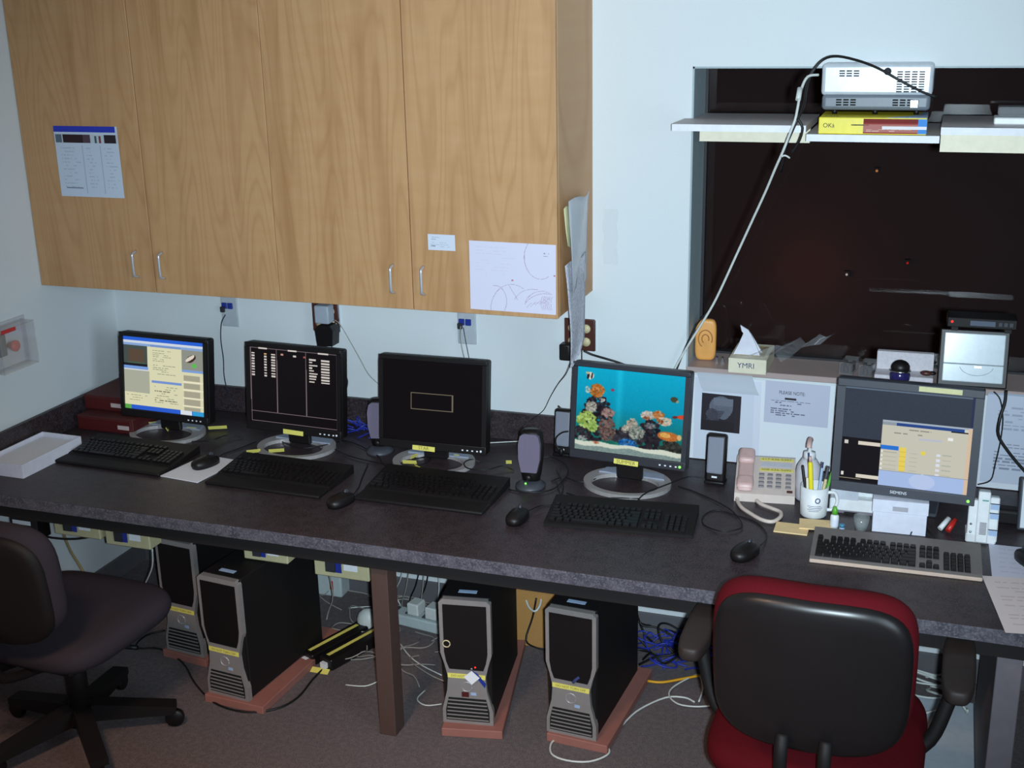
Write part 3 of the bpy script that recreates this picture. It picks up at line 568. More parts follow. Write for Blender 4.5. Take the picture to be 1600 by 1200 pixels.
c.rect(0, .94, 1, 1, (44, 96, 214)).rect(0, .945, .08, 1, (90, 170, 80)).rect(.7, .945, .84, 1, (226, 232, 240)).rect(.85, .94, 1, 1, (50, 160, 220))
monitor('black monitor at far left showing a bright cream program window', .425, -.335, .789, -.042, .128, c)
c = Canvas(170, 130, (13, 9, 12)); gl = (120, 104, 110); wt = (214, 206, 200)
for xx in (.005, .31, .645, .99): c.line(xx, .01, xx+.003, .86 if .1 < xx < .9 else .985, gl, .0042)
for yy in (.01, .86, .985): c.line(.005, yy, .99, yy, gl, .004)
c.rect(.1, .0, .2, .02, wt).rect(.44, .0, .54, .02, wt).rect(.78, .0, .9, .02, wt)
for k in range(9):
    yy = .075+k*.036
    c.rect(.02, yy, .055, yy+.02, wt).rect(.165, yy, .195, yy+.02, (230, 190, 130) if k == 0 else wt).rect(.25, yy, .295, yy+.02, wt)
    c.rect(.68, yy+.02, .68+random.uniform(.03, .1), yy+.038, wt).rect(.82, yy+.02, .91, yy+.04, wt)
c.rect(.36, .065, .39, .085, (206, 150, 130)).rect(.5, .07, .535, .095, wt).rect(.62, .07, .64, .09, (160, 90, 80))
monitor('black monitor, second from left, with a dark text screen in three framed columns', .978, -.335, .789, -.046, .106, c, '', 'w', tagx=.0)
c = Canvas(130, 104, (12, 8, 10)); c.line(.28, .4, .7, .4, (112, 104, 88), .0042).line(.28, .6, .7, .6, (112, 104, 88), .0042).line(.28, .4, .28, .6, (112, 104, 88), .0042).line(.7, .4, .7, .6, (112, 104, 88), .0042)
mon3, _ = monitor('black monitor, third from left, with a blank screen holding one small outlined box', 1.523, -.335, .781, .022, .121, c, 'STAR', 'w', W=.4, H=.33, tagx=-.03)
# aquarium picture
W_, H_ = 240, 192; c = Canvas(W_, H_, (0, 0, 0)); v = c.yy
top, mid, low = np.array((6, 176, 214.)), np.array((0, 150, 184.)), np.array((20, 100, 84.))
tt = np.clip(v/.5, 0, 1)[..., None]; t2 = np.clip((v-.45)/.45, 0, 1)[..., None]; c.a = (top*(1-tt)+mid*tt)*(1-t2)+low*t2
c.a += 26*np.exp(-((c.xx-.40)/.03)**2)[..., None]*np.array((.8, 1, 1))*(NR.rand(H_, W_, 1)*.6+.5)
c.a[..., 0] = np.clip(c.a[..., 0], 0, 255)
def blob(cx, cy, rx, ry, col, n, s, var=40):
    n = int(n*2.4); s = s*.62; g = sum(col)/3; col = tuple(q*.82+g*.12 for q in col)
    for k in range(n):
        a, r = random.uniform(0, 6.28), math.sqrt(random.random()); f = random.uniform(-var, var)
        c.ell(cx+rx*r*math.cos(a), cy+ry*r*math.sin(a), s*random.uniform(.6, 1.3), s*random.uniform(.6, 1.3), tuple(min(255, max(0, q+f)) for q in col), j=24)
dk = (40, 34, 44)
blob(.2, .62, .14, .3, dk, 80, .035, 16); blob(.7, .75, .1, .2, dk, 50, .035, 14); blob(.5, .78, .16, .1, (50, 48, 58), 60, .03, 20); blob(.9, .86, .1, .08, (46, 50, 44), 40, .03, 20); blob(.05, .8, .08, .08, (50, 46, 56), 30, .025, 20)
blob(.19, .27, .065, .075, (206, 120, 44), 60, .018, 34); blob(.1, .27, .02, .04, (190, 200, 190), 12, .012); blob(.14, .47, .05, .07, (170, 172, 160), 34, .018, 46); blob(.3, .52, .06, .05, (150, 118, 112), 34, .018, 34); blob(.24, .38, .03, .02, (200, 200, 196), 8, .012)
blob(.1, .63, .09, .1, (170, 206, 96), 60, .022, 36); blob(.16, .7, .05, .07, (150, 190, 84), 24, .02, 30); blob(.3, .72, .075, .14, (112, 86, 80), 60, .022, 28); blob(.07, .86, .04, .03, (150, 160, 160), 14, .014, 30)
blob(.53, .62, .05, .06, (170, 160, 144), 34, .02, 40); blob(.58, .72, .07, .08, (140, 150, 140), 40, .02, 44); blob(.47, .69, .03, .04, (180, 176, 160), 12, .016)
blob(.5, .86, .08, .05, (24, 110, 190), 46, .018, 40); blob(.55, .9, .05, .03, (20, 90, 180), 20, .016, 40)
blob(.67, .5, .06, .05, (206, 192, 178), 40, .016, 30); blob(.66, .53, .03, .02, (150, 90, 60), 12, .014); blob(.77, .48, .05, .045, (206, 128, 64), 34, .018, 34); blob(.83, .55, .07, .045, (216, 196, 170), 40, .016, 30); blob(.79, .55, .03, .025, (160, 90, 50), 12, .014); blob(.7, .62, .05, .03, (120, 124, 130), 18, .016)
c.ell(.87, .72, .1, .055, (190, 110, 50), .1, j=60).ell(.84, .71, .05, .03, (220, 170, 90), .2, j=70).ell(.97, .72, .02, .035, (220, 180, 120), 0, j=40)
c.ell(.985, .475, .05, .024, (220, 74, 40), -.15, j=30).ell(.92, .485, .025, .015, (120, 40, 40), -.2)
c.ell(.12, .1, .035, .045, (226, 226, 214), .1).ell(.1, .1, .012, .045, (30, 30, 34), .1).ell(.135, .1, .008, .04, (30, 30, 34), .1).ell(.095, .07, .02, .014, (200, 190, 150)).ell(.335, .245, .016, .018, (170, 50, 86)).ell(.905, .28, .035, .032, (70, 70, 52), .5, j=40).ell(.935, .3, .012, .018, (150, 160, 140), .4)
s0 = .885+.008*np.sin(c.xx*21)+.012*c.xx; m_ = v > s0; c.a[m_] = (214, 222, 206); m_ = v > s0+.05+.01*np.sin(c.xx*9); c.a[m_] = np.array((128, 150, 146))+(NR.rand(m_.sum(), 1)-.5)*50
blob(.2, .895, .03, .012, (196, 120, 80), 10, .012)
c.a += (NR.rand(H_, W_, 1)-.5)*16; kA = c.a.copy()
for ax in (0, 1): kA = (np.roll(kA, 1, ax)+2*kA+np.roll(kA, -1, ax))/4
kA[0], kA[-1], kA[:, 0], kA[:, -1] = c.a[0], c.a[-1], c.a[:, 0], c.a[:, -1]; c.a = kA
mon4, _ = monitor('black monitor showing a tropical aquarium picture', 2.221, -.335, .806, -.073, .14, c, 'SUMMER', 'g', W=.402, H=.327, tagx=-.0, body=mat('charcoal_plastic', (44, 44, 52), .45))
# large grey monitor
c = Canvas(200, 160, (54, 62, 76)); c.a += (NR.rand(160, 200, 1)-.5)*6
c.rect(0, 0, 1, .02, (96, 112, 132)).rect(0, .53, .4, 1, (20, 16, 22)).rect(.98, 0, 1, .4, (44, 50, 84)).rect(.09, .535, .26, .54, (170, 160, 140))
wn = (206, 204, 188)
c.rect(.02, .56, .05, .6, (214, 214, 206)).rect(.13, .56, .31, .6, (226, 218, 204)).rect(.305, .56, .31, .6, (90, 90, 90)).rect(.01, .9, .03, .94, (230, 230, 226)).rect(.13, .91, .31, .95, (226, 218, 204)).rect(.0, .965, .17, .97, (160, 150, 130))
c.rect(.31, .315, 1, 1, wn).rect(.31, .315, 1, .33, (170, 184, 200)).rect(.42, .33, .94, .365, (40, 72, 140)).rect(.31, .33, .42, .365, (150, 160, 170)).rect(.94, .335, .99, .355, (214, 214, 210)).rect(.84, .365, 1, .375, (30, 26, 34))
c.dashes(.34, .385, .8, .42, 1, (150, 146, 136), .45, .6).dashes(.34, .43, .8, .46, 1, (150, 146, 136), .45, .6).rect(.82, .43, .86, .46, (244, 246, 246)).rect(.6, .47, .78, .485, (190, 196, 214))
c.rect(.31, .575, .45, .62, (40, 120, 220)).rect(.46, .58, .51, .83, (240, 216, 96))
for k in range(5): c.rect(.46, .625+k*.05, .51, .63+k*.05, (220, 190, 70)).rect(.745, .61+k*.052, .775, .64+k*.052, (226, 232, 246)).rect(.79, .615+k*.052, .86, .625+k*.052, (180, 184, 170)).rect(.33, .64+k*.045, .44, .648+k*.045, (184, 184, 166)).rect(.315, .63+k*.045, .33, .65+k*.045, (240, 240, 232)).rect(.54, .63+k*.045, .6, .636+k*.045, (184, 186, 170))
c.rect(.625, .6, .66, .635, (236, 218, 90)).rect(.31, .84, .97, 1, (172, 196, 240)).rect(.97, .32, 1, 1, (222, 196, 168)).rect(.31, .835, 1, .842, (150, 160, 170)).ell(.65, .92, .1, .08, (190, 208, 244))
m5, R5 = monitor('large dark grey monitor at right showing a pale program window', 3.094, -.452, .8375, -.052, .096, c, W=.413, H=.347, body=GRYD, kind=1, led='g')
q = text('SIEMENS', .013, (0, 0, 0), FR, LEDW, m5); q.matrix_local = R5 @ Matrix.Translation((-.008, -.0052, .014)) @ Matrix.Rotation(PI/2, 4, 'X')
q = MB().box(-.06, .06, -.0012, -.0002, -.0075, .0075).build('label_strip', mat('label_cream', (206, 200, 150), .6), m5); q.matrix_local = R5 @ Matrix.Translation((.085, -.0042, .347-.011))
MB().box(-.04, .04, .15, .18, .0122, .25, .004, 1).build('neck', BLK, m5); MB().box(-.04, .04, .06, .1498, .18, .25).build('mount', BLK, m5); MB().box(-.06, .1, .135, .26, .0006, .012, .004, 1).build('base', GRYD, m5)
# ------------------------------------------------------------------ keyboards
KM = {}
def keymesh(wk, m):
    k = (round(wk, 4), m.name)
    if k not in KM: KM[k] = MB().prism([(-wk/2, 0), (wk/2, 0), (wk/2-.0022, .0075), (-wk/2+.0022, .0075)], -.0078, .0078).mesh('key', m)
    return KM[k]
def keyboard(lab, x, y, rz, W=.45, Dp=.155, palm=0, mb_=BLKM, mk=BLK, front=None, U=.0185):
    t = thing('keyboard', lab, 'keyboard', (x, y, D+.0003), rz)
    MB().prism([(-Dp/2, 0), (Dp/2, 0), (Dp/2, .03), (-Dp/2+.01, .014), (-Dp/2, .01)], -W/2, W/2, 'x').build('case', mb_, t)
    if palm: MB().box(-W/2, W/2, -Dp/2-palm, -Dp/2-.001, 0, .012, .005, 2).build('palm_rest', BLKM, t)
    if front: MB().box(-W/2, W/2, -Dp/2-.006, -Dp/2-.0002, 0, .011, .002, 1).build('front_edge', front, t)
    sl = math.atan2(.016, Dp-.01); x0 = -W/2+.012+.0; y0 = -Dp/2+.02
    def key(cx, row, wk, dy=0):
        yy = y0+row*U+dy; zz = .0145+(yy+Dp/2-.01)*math.tan(sl)
        link('key', keymesh(wk*U-.0022, mk), t, (x0+cx*U, yy, zz), (sl, 0, 0))
    rows_ = [[1.25, 1.25, 1.25, 6.25, 1.25, 1.25, 1.25, 1.25], [2.25]+[1]*10+[2.75], [1.75]+[1]*11+[2.25], [1.5]+[1]*12+[1.5], [1]*13+[2]]
    for r_, ws in enumerate(rows_):
        cx = 0
        for wk in ws: key(cx+wk/2, r_, wk); cx += wk
    fy = .006 if Dp > .14 else 0
    for cx in (.5, 2.5, 3.5, 4.5, 5.5, 7, 8, 9, 10, 11.5, 12.5, 13.5, 14.5, 15.9, 16.9, 17.9): key(cx, 5, 1, fy)
    for r_ in (3, 4):
        for k in range(3): key(15.9+k, r_, 1)
    for k in range(3): key(15.9+k, 0, 1)
    key(16.9, 1, 1)
    for r_ in range(5):
        for k in range(4): key(19.4+k, r_, 1)
    return t
keyboard('black keyboard with palm rest at far left below the cream screen', .435, -.55, -.03, .45, .175, .07)
keyboard('black keyboard with palm rest, second from left, right of the white mouse sheet', 1.07, -.57, -.02, .44, .175, .075)
keyboard('black keyboard with palm rest below the monitor with the blank screen', 1.625, -.535, -.005, .45, .185, .08)
keyboard('slim black keyboard without palm rest below the aquarium monitor', 2.278, -.612, .09, .458, .19)
keyboard('grey keyboard with black keys and beige front edge at right', 3.094, -.645, .025, .465, .185, mb_=mat('keyboard_grey', (112, 106, 104), .5), front=mat('keyboard_beige', (196, 172, 156), .5))
# ------------------------------------------------------------------ mice
def mouse(lab, x, y, rz, sc_=1, z=None, m=BLK):
    t = thing('mouse', lab, 'mouse', (x, y, D+.0004 if z is None else z), rz)
    mb = MB(); n = 20; rows = []
    prof = [(0, .95), (.35, 1.0), (.6, .94), (.8, .74), (.93, .42), (1.0, 0)]
    for h, s in prof: rows.append([mb.bm.verts.new((.031*s*sc_*math.copysign(abs(math.cos(2*PI*k/n))**.8, math.cos(2*PI*k/n)), (.057*s*math.copysign(abs(math.sin(2*PI*k/n))**.85, math.sin(2*PI*k/n))-.006*h)*sc_, .036*h*sc_)) for k in range(n if s else 1)])
    for A, B in zip(rows, rows[1:]):
        for k in range(n):
            f = mb.bm.faces.new((A[k], A[(k+1) % n], B[0]) if len(B) == 1 else (A[k], A[(k+1) % n], B[(k+1) % n], B[k])); f.smooth = True
    mb.bm.faces.new(rows[0][::-1]); mb.build('body', m, t)
    MB().cyl((-.004, .025, .034), (.004, .025, .034), .008, 12).build('wheel', GRYD, t)
    MB().tube([(0, .04, .0285), (0, .012, .0365), (0, .0, .0368)], .0006, 5, 2).build('button_seam', DRK, t)
    return t
pad = thing('paper_sheet', 'folded white sheet used as a mouse pad between the two leftmost keyboards', 'paper', (.752, -.6, D+.0002), -.1)
MB().prism([(-.085, -.115), (.075, -.115), (.085, .11), (-.07, .11)], 0, .003, 'z').build('sheet', PAPR, pad)
mouse('black mouse on the folded white sheet', .756, -.575, -.3, 1.0, D+.0036); mouse('black mouse between the second and third keyboards', 1.374, -.745, -.25); mouse('black mouse left of the keyboard under the aquarium monitor', 1.967, -.705, -.05)
mouse('black mouse by itself left of the grey keyboard', 2.683, -.755, -.35, 1.05)
cable([Z(342, 714, D+.012), Z(352, 708, D+.004), Z(375, 700, D+.004), Z(400, 690, D+.004)], 'thin black cord from the mouse on the white sheet', CBL, .002)
cable([Z(550, 775, D+.012), Z(560, 762, D+.004), Z(566, 745, D+.004), Z(575, 725, D+.004)], 'thin black cord from the mouse between second and third keyboards', CBL, .002)
cable([Z(826, 798, D+.012), Z(845, 790, D+.004), Z(868, 786, D+.004), Z(880, 760, D+.004), Z(870, 735, D+.004)], 'thin black cord from the mouse left of the aquarium keyboard', CBL, .002)
cable([Z(1188, 852, D+.014), Z(1197, 842, D+.004), Z(1196, 830, D+.004), Z(1180, 815, D+.003), Z(1150, 805, D+.003), Z(1120, 797, D+.003), Z(1100, 805, D+.003), Z(1100, 820, D+.003), Z(1130, 830, D+.0065), Z(1160, 822, D+.0065), Z(1140, 795, D+.006), Z(1090, 770, D+.003), Z(1060, 760, D+.003)], 'looped black cord of the mouse left of the grey keyboard', CBL, .0022)
# ------------------------------------------------------------------ speakers
def speaker(lab, x, y, rz, led=True):
    t = thing('desk_speaker', lab, 'speaker', (x, y, D+.0003), rz)
    MB().lathe([(0, 0), (.05, 0), (.05, .008), (.03, .02), (0, .022)], 24, sx=1, sy=1.1).build('base', GRYD, t)
    pr_ = [(.028, .012), (.036, .05), (.042, .1), (.043, .15), (.038, .185), (.026, .195), (0, .196)]
    MB().lathe(pr_, 24, Matrix.Translation((0, .012, 0)) @ Matrix.Rotation(-.08, 4, 'X'), sx=1, sy=.75).build('body', BLK, t)
    gp = [(-.026, .055), (.026, .055), (.036, .1), (.037, .15), (.031, .178), (.02, .186), (-.02, .186), (-.031, .178), (-.037, .15), (-.036, .1)]
    MB().prism(gp, -.026, .0, M=Matrix.Translation((0, .0, .0)) @ Matrix.Rotation(-.08, 4, 'X')).build('grille', PURP, t)
    MB().lathe([(0, 0), (.011, 0), (.01, .008), (0, .008)], 16, Matrix.Translation((.0, -.028, .042)) @ Matrix.Rotation(PI/2, 4, 'X')).build('volume_knob', BLK, t)
    if led: MB().ball((-.008, -.036, .024), .0032, n=8).build('power_light', LEDG, t)
    return t
speaker('curved lilac-grille speaker with green light between the blank and aquarium monitors', 1.917, -.43, .1)
speaker('curved lilac-grille speaker partly behind the blank monitor', 1.287, -.265, .2, False)
def slim(lab, x, y, rz):
    t = thing('slim_speaker', lab, 'speaker', (x, y, D+.0003), rz); Rm = Matrix.Rotation(-.12, 4, 'X')
    MB().box(-.034, .034, -.002, .05, 0, .012, .004, 2).build('base', BLK, t)
    MB().box(-.034, .034, 0, .034, .008, .172, .01, 3, M=Rm).build('housing', BLK, t); MB().box(-.026, .026, -.003, .001, .04, .163, .004, 2, M=Rm).build('grille', mat('speaker_grille', (128, 132, 146), .6, scale=500, bump=.4), t)
    q = MB().box(-.009, .009, -.0012, -.0002, .024, .03, M=Rm).build('badge', LEDW, t); return t
slim('slim black speaker with grey grille right of the aquarium monitor', 2.498, -.245, -.05); slim('slim black speaker with grey grille just left of the aquarium monitor', 1.935, -.135, -.05)
# ------------------------------------------------------------------ left end: tray, red boxes
tr = thing('paper_tray', 'white shallow box tray at the left end of the counter', 'tray', (.12, -.705, D+.0003), -.02)
tw, td, th = .088, .155, .05
mb = MB().box(-tw, tw, -td, td, 0, .004).box(-tw, -tw+.004, -td, td, .0041, th).box(tw-.004, tw, -td, td, .0041, th).box(-tw+.0041, tw-.0041, -td, -td+.004, .0041, th).box(-tw+.0041, tw-.0041, td-.004, td, .0041, th); mb.build('box', mat('tray_white', (216, 216, 228), .7), tr)
MB().box(-.078, .078, -.145, .145, .0045, .034).build('paper_pile', PAPR, tr)
for k, (z0, yb, lab) in enumerate(((0, -.252, 'lower maroon drawer box at the left behind the cream-screened monitor'), (.0595, -.18, 'upper maroon drawer box at the left behind the cream-screened monitor'))):
    t = thing('drawer_box', lab, 'box', (.182-(.014 if k else 0), yb, D+.0006+z0), -.02*k)
    MB().box(-.13, .125, -.12, .12 if not k else .1, 0, .059, .003, 1).build('box', MAR, t); MB().box(-.124, .119, -.124, -.1204, .005, .054, .002, 1).build('drawer_front', mat('maroon_dark', (78, 14, 16), .6), t)
    MB().box(.06 if not k else .0, .11 if not k else .05, -.1265, -.1242, .02, .036).build('label', mat('label_grey', (190, 170, 168), .7), t)
# ------------------------------------------------------------------ yellow cable flags
def flag(a, b, lab, ln=.05, rz=0, rx=.5):
    p = Z(a, b, D+.014); t = thing('cable_flag', lab, 'label', p, rz, rx=rx); MB().box(-ln/2, ln/2, -.0008, .0008, -.008, .008).build('tape', YEL, t); return t
for a, b, ln, rz, lab in ((232, 662, .06, .5, 'leftmost yellow tape flag below the cream-screened monitor'), (262, 668, .05, -1.1, 'curled yellow tape flag right of the lower maroon box'), (283, 662, .03, .2, 'short yellow tape flag below the cream screen, middle of the row'),
        (300, 670, .04, .1, 'yellow tape flag right of the middle one below the cream screen'), (340, 668, .07, .45, 'rightmost long yellow tape flag below the cream screen'), (396, 705, .05, .6, 'yellow tape flag left of the second monitor base'), (432, 704, .055, .5, 'yellow tape flag on the second monitor base'),
        (640, 722, .05, .2, 'yellow tape flag left of the blank monitor neck'), (655, 731, .05, -.6, 'lowest yellow tape flag under the blank monitor'), (647, 713, .03, 1.2, 'small upright yellow tape flag under the blank monitor'), (714, 713, .02, 0, 'small yellow tape flag right of the blank monitor neck'), (795, 722, .02, .3, 'tiny yellow tape flag right of the blank monitor base')):
    flag(a, b, lab, ln, rz)
# ------------------------------------------------------------------ phone
ph = thing('telephone', 'beige desk telephone with yellow number strips in front of the notices', 'telephone', (2.665, -.235, D+.0003), .12)
pp = [(-.115, 0), (.11, 0), (.11, .075), (.08, .082), (-.115, .028)]
MB().prism(pp, -.095, .095, 'x').build('body', PHW, ph)
ang = math.atan2(.054, .195); Pm = Matrix.Translation((0, -.115, .028)) @ Matrix.Rotation(ang, 4, 'X')
hs = MB().box(-.088, -.038, .0, .2, .004, .024, .01, 3, M=Pm).box(-.09, -.036, .135, .205, .01, .038, .012, 3, M=Pm).box(-.09, -.036, .0, .06, .01, .034, .012, 3, M=Pm).build('handset', PINK, ph)
for r_ in range(4):
    for k in range(4): q = MB().box(-.0085, .0085, -.006, .006, 0, .005, .0015, 1).build('key', mat('phone_key', (128, 122, 126), .5), ph); q.matrix_local = Pm @ Matrix.Translation((-.012+k*.027+(.004 if k == 3 else 0), .04+r_*.021, .0005))
for yy, s in ((.196, '617-636-5397'), (.138, '508-636-5095')):
    q = MB().box(-.02, .088, -.007, .007, 0, .0012).build('number_strip', YEL, ph); q.matrix_local = Pm @ Matrix.Translation((0, yy-.006, .0004)); text(s, .014, (.034, 0, .0015), (0, 0, 0), mat('tag_ink', (120, 104, 40), .8), q, .095)
q = MB().box(-.016, .084, -.012, .012, 0, .001).build('display_strip', mat('strip_grey', (196, 196, 204), .3), ph); q.matrix_local = Pm @ Matrix.Translation((0, .161, .0005))
q = MB().box(-.009, .009, -.004, .004, 0, .004).build('dark_key', BRN, ph); q.matrix_local = Pm @ Matrix.Translation((.078, .018, .0005))
for dx in (-.07, .07): MB().cyl((dx, -.1, -.0002), (dx, -.1, .004), .008).build('foot', GRY, ph)
coil = [Z(1158, 770, D+.02), Z(1152, 780, D+.009), Z(1158, 792, D+.009), Z(1172, 802, D+.009), Z(1190, 812, D+.009), Z(1207, 815, D+.009), Z(1219, 808, D+.009), Z(1219, 800, D+.009), Z(1205, 794, D+.009), Z(1190, 788, D+.009), Z(1182, 782, D+.012)]
mbx = MB(); mbx.tube(coil, .0062, 8, 6)
cc = mbx.build('handset_cord', mat('cord_cream', (206, 190, 180), .5)); tag(cc, 'thick cream coiled cord of the desk telephone', 'cord')
# ------------------------------------------------------------------ mug with pens
mg = thing('mug', 'white mug with a small round blue emblem holding pens', 'mug', (2.838, -.402, D+.0003))
MB().lathe([(0, 0), (.036, 0), (.041, .006), (.043, .1), (.0405, .1), (.0385, .01), (0, .008)], 28).build('body', WHT, mg)
MB().tube([(.041, .0, .08), (.062, .006, .078), (.07, .008, .05), (.06, .006, .025), (.04, 0, .022)], .0055, 8, 4).build('handle', WHT, mg)
em = lambda a, z, r=.0436: (r*math.sin(a), -r*math.cos(a), z)
MB().tube([em(.35+.16*math.cos(q), .064+.0075*math.sin(q), .0438) for q in np.linspace(0, 6.28, 20)], .0016, 6, 1).build('emblem', INKB, mg)
for k in range(4): MB().tube([em(-.35+.1*(k % 2)+j*.12, .045-k*.0055, .0432) for j in range(9 if k < 3 else 7)], .0007, 5, 1).build('print_line', INKB, mg)
for i, (dx, dy, tx, ty, hgt, m, lab, r_) in enumerate(((-.022, -.01, -.05, .05, .15, BLK, 'black pen leaning left in the mug', .0045), (-.012, .012, -.03, .06, .165, BRN, 'dark brown pen at the back of the mug', .0045), (-.006, -.008, -.02, -.01, .17, YELB, 'thick yellow highlighter in the mug', .0075), (-.018, -.02, -.02, -.04, .125, CREAM, 'short cream pencil in the mug', .004),
        (.012, -.012, .02, .02, .15, LBLU, 'pale blue pen in the mug', .0045), (.02, .006, .04, .05, .15, GRYD, 'dark grey pen in the mug', .0045), (.02, -.014, .045, -.005, .12, IVO, 'short ivory stick in the mug', .005), (.028, .002, .06, .03, .14, GRN, 'green pen leaning right in the mug', .005))):
    t = thing('pen', lab, 'pen', (2.838+dx*.7, -.402+dy*.7, D+.0086+.001)); t.rotation_euler = (-ty*3.2, tx*3.6, 0)
    MB().lathe([(0, 0), (r_*.4, .002), (r_, .012), (r_, hgt*.97), (r_*.7, hgt), (0, hgt)], 10).build('barrel', m, t)
    if i in (1, 2, 4): MB().cyl((0, 0, hgt+.0003), (0, 0, hgt+.018), r_*.6, 8).build('cap', PINK if i == 2 else INKB, t)
pb = thing('pump_bottle', 'tall translucent white pump bottle behind the mug', 'bottle', (2.806, -.275, D+.0003))
MB().lathe([(0, 0), (.036, 0), (.04, .006), (.04, .095), (.036, .115), (.024, .135), (.019, .138), (0, .138)], 24).build('bottle', mat('bottle_white', (204, 202, 210), .3), pb)
MB().lathe([(0, .1385), (.02, .1385), (.018, .16), (.006, .162), (.005, .185), (0, .185)], 20).build('collar', WHT, pb)
MB().tube([(0, .008, .197), (0, -.004, .203), (.0, -.03, .197), (0, -.037, .186)], .0085, 10, 4).build('pump_head', PINK, pb)
# sticky notes etc.
for (a, b, rz, lab, zz) in ((1237, 827, .0, 'left pad of cream sticky notes before the mug', 0), (1275, 823, .1, 'right pad of cream sticky notes before the mug', .0045)):
    p = Z(a, b, D); t = thing('sticky_note_pad', lab, 'notepad', (p.x, p.y, D+.0003+zz), rz); MB().box(-.05, .05, -.036, .036, 0, .004).build('pad', mat('sticky_cream', (232, 202, 150), .7), t)
bt = thing('dropper_bottle', 'small white bottle with a green cap right of the mug', 'bottle', Z(1303, 827, D+.0003)); MB().lathe([(0, 0), (.0125, 0), (.0125, .045), (.008, .05), (0, .05)], 16).build('bottle', WHT, bt); MB().lathe([(0, .0503), (.0095, .0503), (.008, .064), (.004, .075), (0, .076)], 14).build('cap', GRN, bt); MB().lathe([(.0127, .012), (.0128, .013), (.0128, .036), (.0127, .037)], 16).build('label_band', mat('label_white', (224, 228, 240), .6), bt)
bt = thing('tiny_bottle', 'tiny pale blue bottle beside the green-capped one', 'bottle', Z(1315, 832, D+.0003)); MB().lathe([(0, 0), (.008, 0), (.008, .016), (.005, .018), (0, .018)], 12).build('bottle', LBLU, bt); MB().lathe([(0, .0183), (.008, .0183), (.008, .028), (0, .028)], 12).build('cap', mat('teal_cap', (70, 130, 160), .4), bt)
cp = thing('plastic_cup', 'small clear plastic cup left of the white carton', 'cup', Z(1345, 828, D+.0003)); MB().lathe([(.0, .0), (.018, .0), (.024, .045), (.0235, .045), (.017, .002), (0, .002)], 20).build('cup', CUP, cp)
wd = thing('white_cradle', 'white plastic device with a recess behind the green-capped bottle', 'device', (2.948, -.36, D+.0003), .03)
MB().box(-.065, .07, -.01, .08, .01, .05, .004, 1).build('body', WHT, wd); MB().box(-.05, .02, -.0125, -.0101, .05, .09).build('front_plate', mat('cradle_grey', (190, 194, 204), .5), wd); MB().box(-.065, .07, .02, .08, .0505, .09, .003, 1).build('raised_back', WHT, wd); MB().box(-.02, .02, -.011, -.0101, -.0, .009).build('dark_slot', DRK, wd)
MB().box(-.06, .066, 0, .07, 0, .0098).build('plinth', GRY, wd)
cb = thing('white_carton', 'white lidded carton under the large grey monitor', 'box', (3.096, -.475, D+.0003), .04); MB().box(-.077, .077, 0, .125, 0, .066, .001, 1).build('box', mat('carton_white', (218, 220, 234), .6), cb); MB().box(-.08, .08, -.003, .128, .0665, .106, .001, 1).build('lid', mat('carton_white', (218, 220, 234), .6), cb); MB().box(-.022, .022, -.0045, -.0032, .074, .088).build('label', mat('label_soft', (170, 168, 176), .7), cb)
mk = thing('marker', 'red and white marker lying behind the white carton at right', 'pen', (3.232, -.40, D+.0083)); MB().cyl((-.02, -.02, 0), (.004, .01, .025), .008, 10).build('white_half', WHT, mk); MB().cyl((.003, -.028, 0), (.022, .005, .025), .008, 10).build('red_half', REDP, mk)
ic = thing('intercom', 'white desk intercom with blue-grey keys at right', 'intercom', (3.328, -.478, D+.0003), .02); Rm = Matrix.Rotation(-.16, 4, 'X')
MB().box(-.044, .04, 0, .07, 0, .03, .004, 1).build('base', WHT, ic); MB().box(-.042, -.016, -.002, .03, .008, .13, .004, 2, M=Rm).build('side_body', WHT, ic); MB().box(-.018, .016, -.008, .03, .004, .158, .004, 2, M=Rm).build('front_body', WHT, ic); MB().box(.0162, .042, -.002, .03, .008, .142, .003, 1, M=Rm).build('key_column', WHT, ic)
for zz in (.028, .078, .106): MB().box(.018, .041, -.0042, -.0022, zz, zz+.016, M=Rm).build('key', LBLU, ic); MB().box(.0165, .0415, -.004, -.0022, zz+.0163, zz+.0185, M=Rm).build('key_gap', INK, ic)
for zz in (.034, .058): MB().ball((-.032, -.004, zz), .0038, .003, .0038, 8, M=Rm).build('knob', CHR, ic)
gr = MB()
for k in range(9): gr.box(-.0085, .0105, -.0095, -.0082, .03+k*.0042, .0322+k*.0042, M=Rm)
gr.build('speaker_slot', GRY, ic, kind='stuff'); MB().box(-.006, .011, -.0092, -.0082, .13, .134, M=Rm).build('badge', mat('teal_badge', (90, 150, 140), .5), ic)
rp = thing('red_pouch', 'dark red strap pouch lying behind the intercom', 'pouch', (3.37, -.3, D+.0003)); MB().box(-.055, .2, -.02, .03, 0, .05, .01, 2).build('pouch', BLKM, rp); MB().box(-.06, .0, -.024, .034, .0505, .062, .005, 2).build('red_flap', mat('pouch_red', (140, 36, 50), .6), rp)
for (k, x0, y0, x1, y1, zz, lab) in ((0, 3.352, -.69, 3.6, -.47, .0005, 'bluish white sheet under the black mouse at the right edge'), (1, 3.352, -1.0, 3.62, -.675, .0014, 'cream printed form overhanging at the right edge of the counter')):
    c = Canvas(50, 50, (206, 206, 222) if k == 0 else (222, 206, 204)); c.dashes(.1, .1, .9, .95, 16 if k else 6, (196, 196, 212) if k == 0 else (204, 184, 184), .25, .8)
    o = c.build('loose_sheet', x1-x0, y1-y0, PRINT, None, loc=((x0+x1)/2, (y0+y1)/2, D+zz), rot=(-PI/2, 0, .16 if k else .02)); tag(o, lab, 'paper')
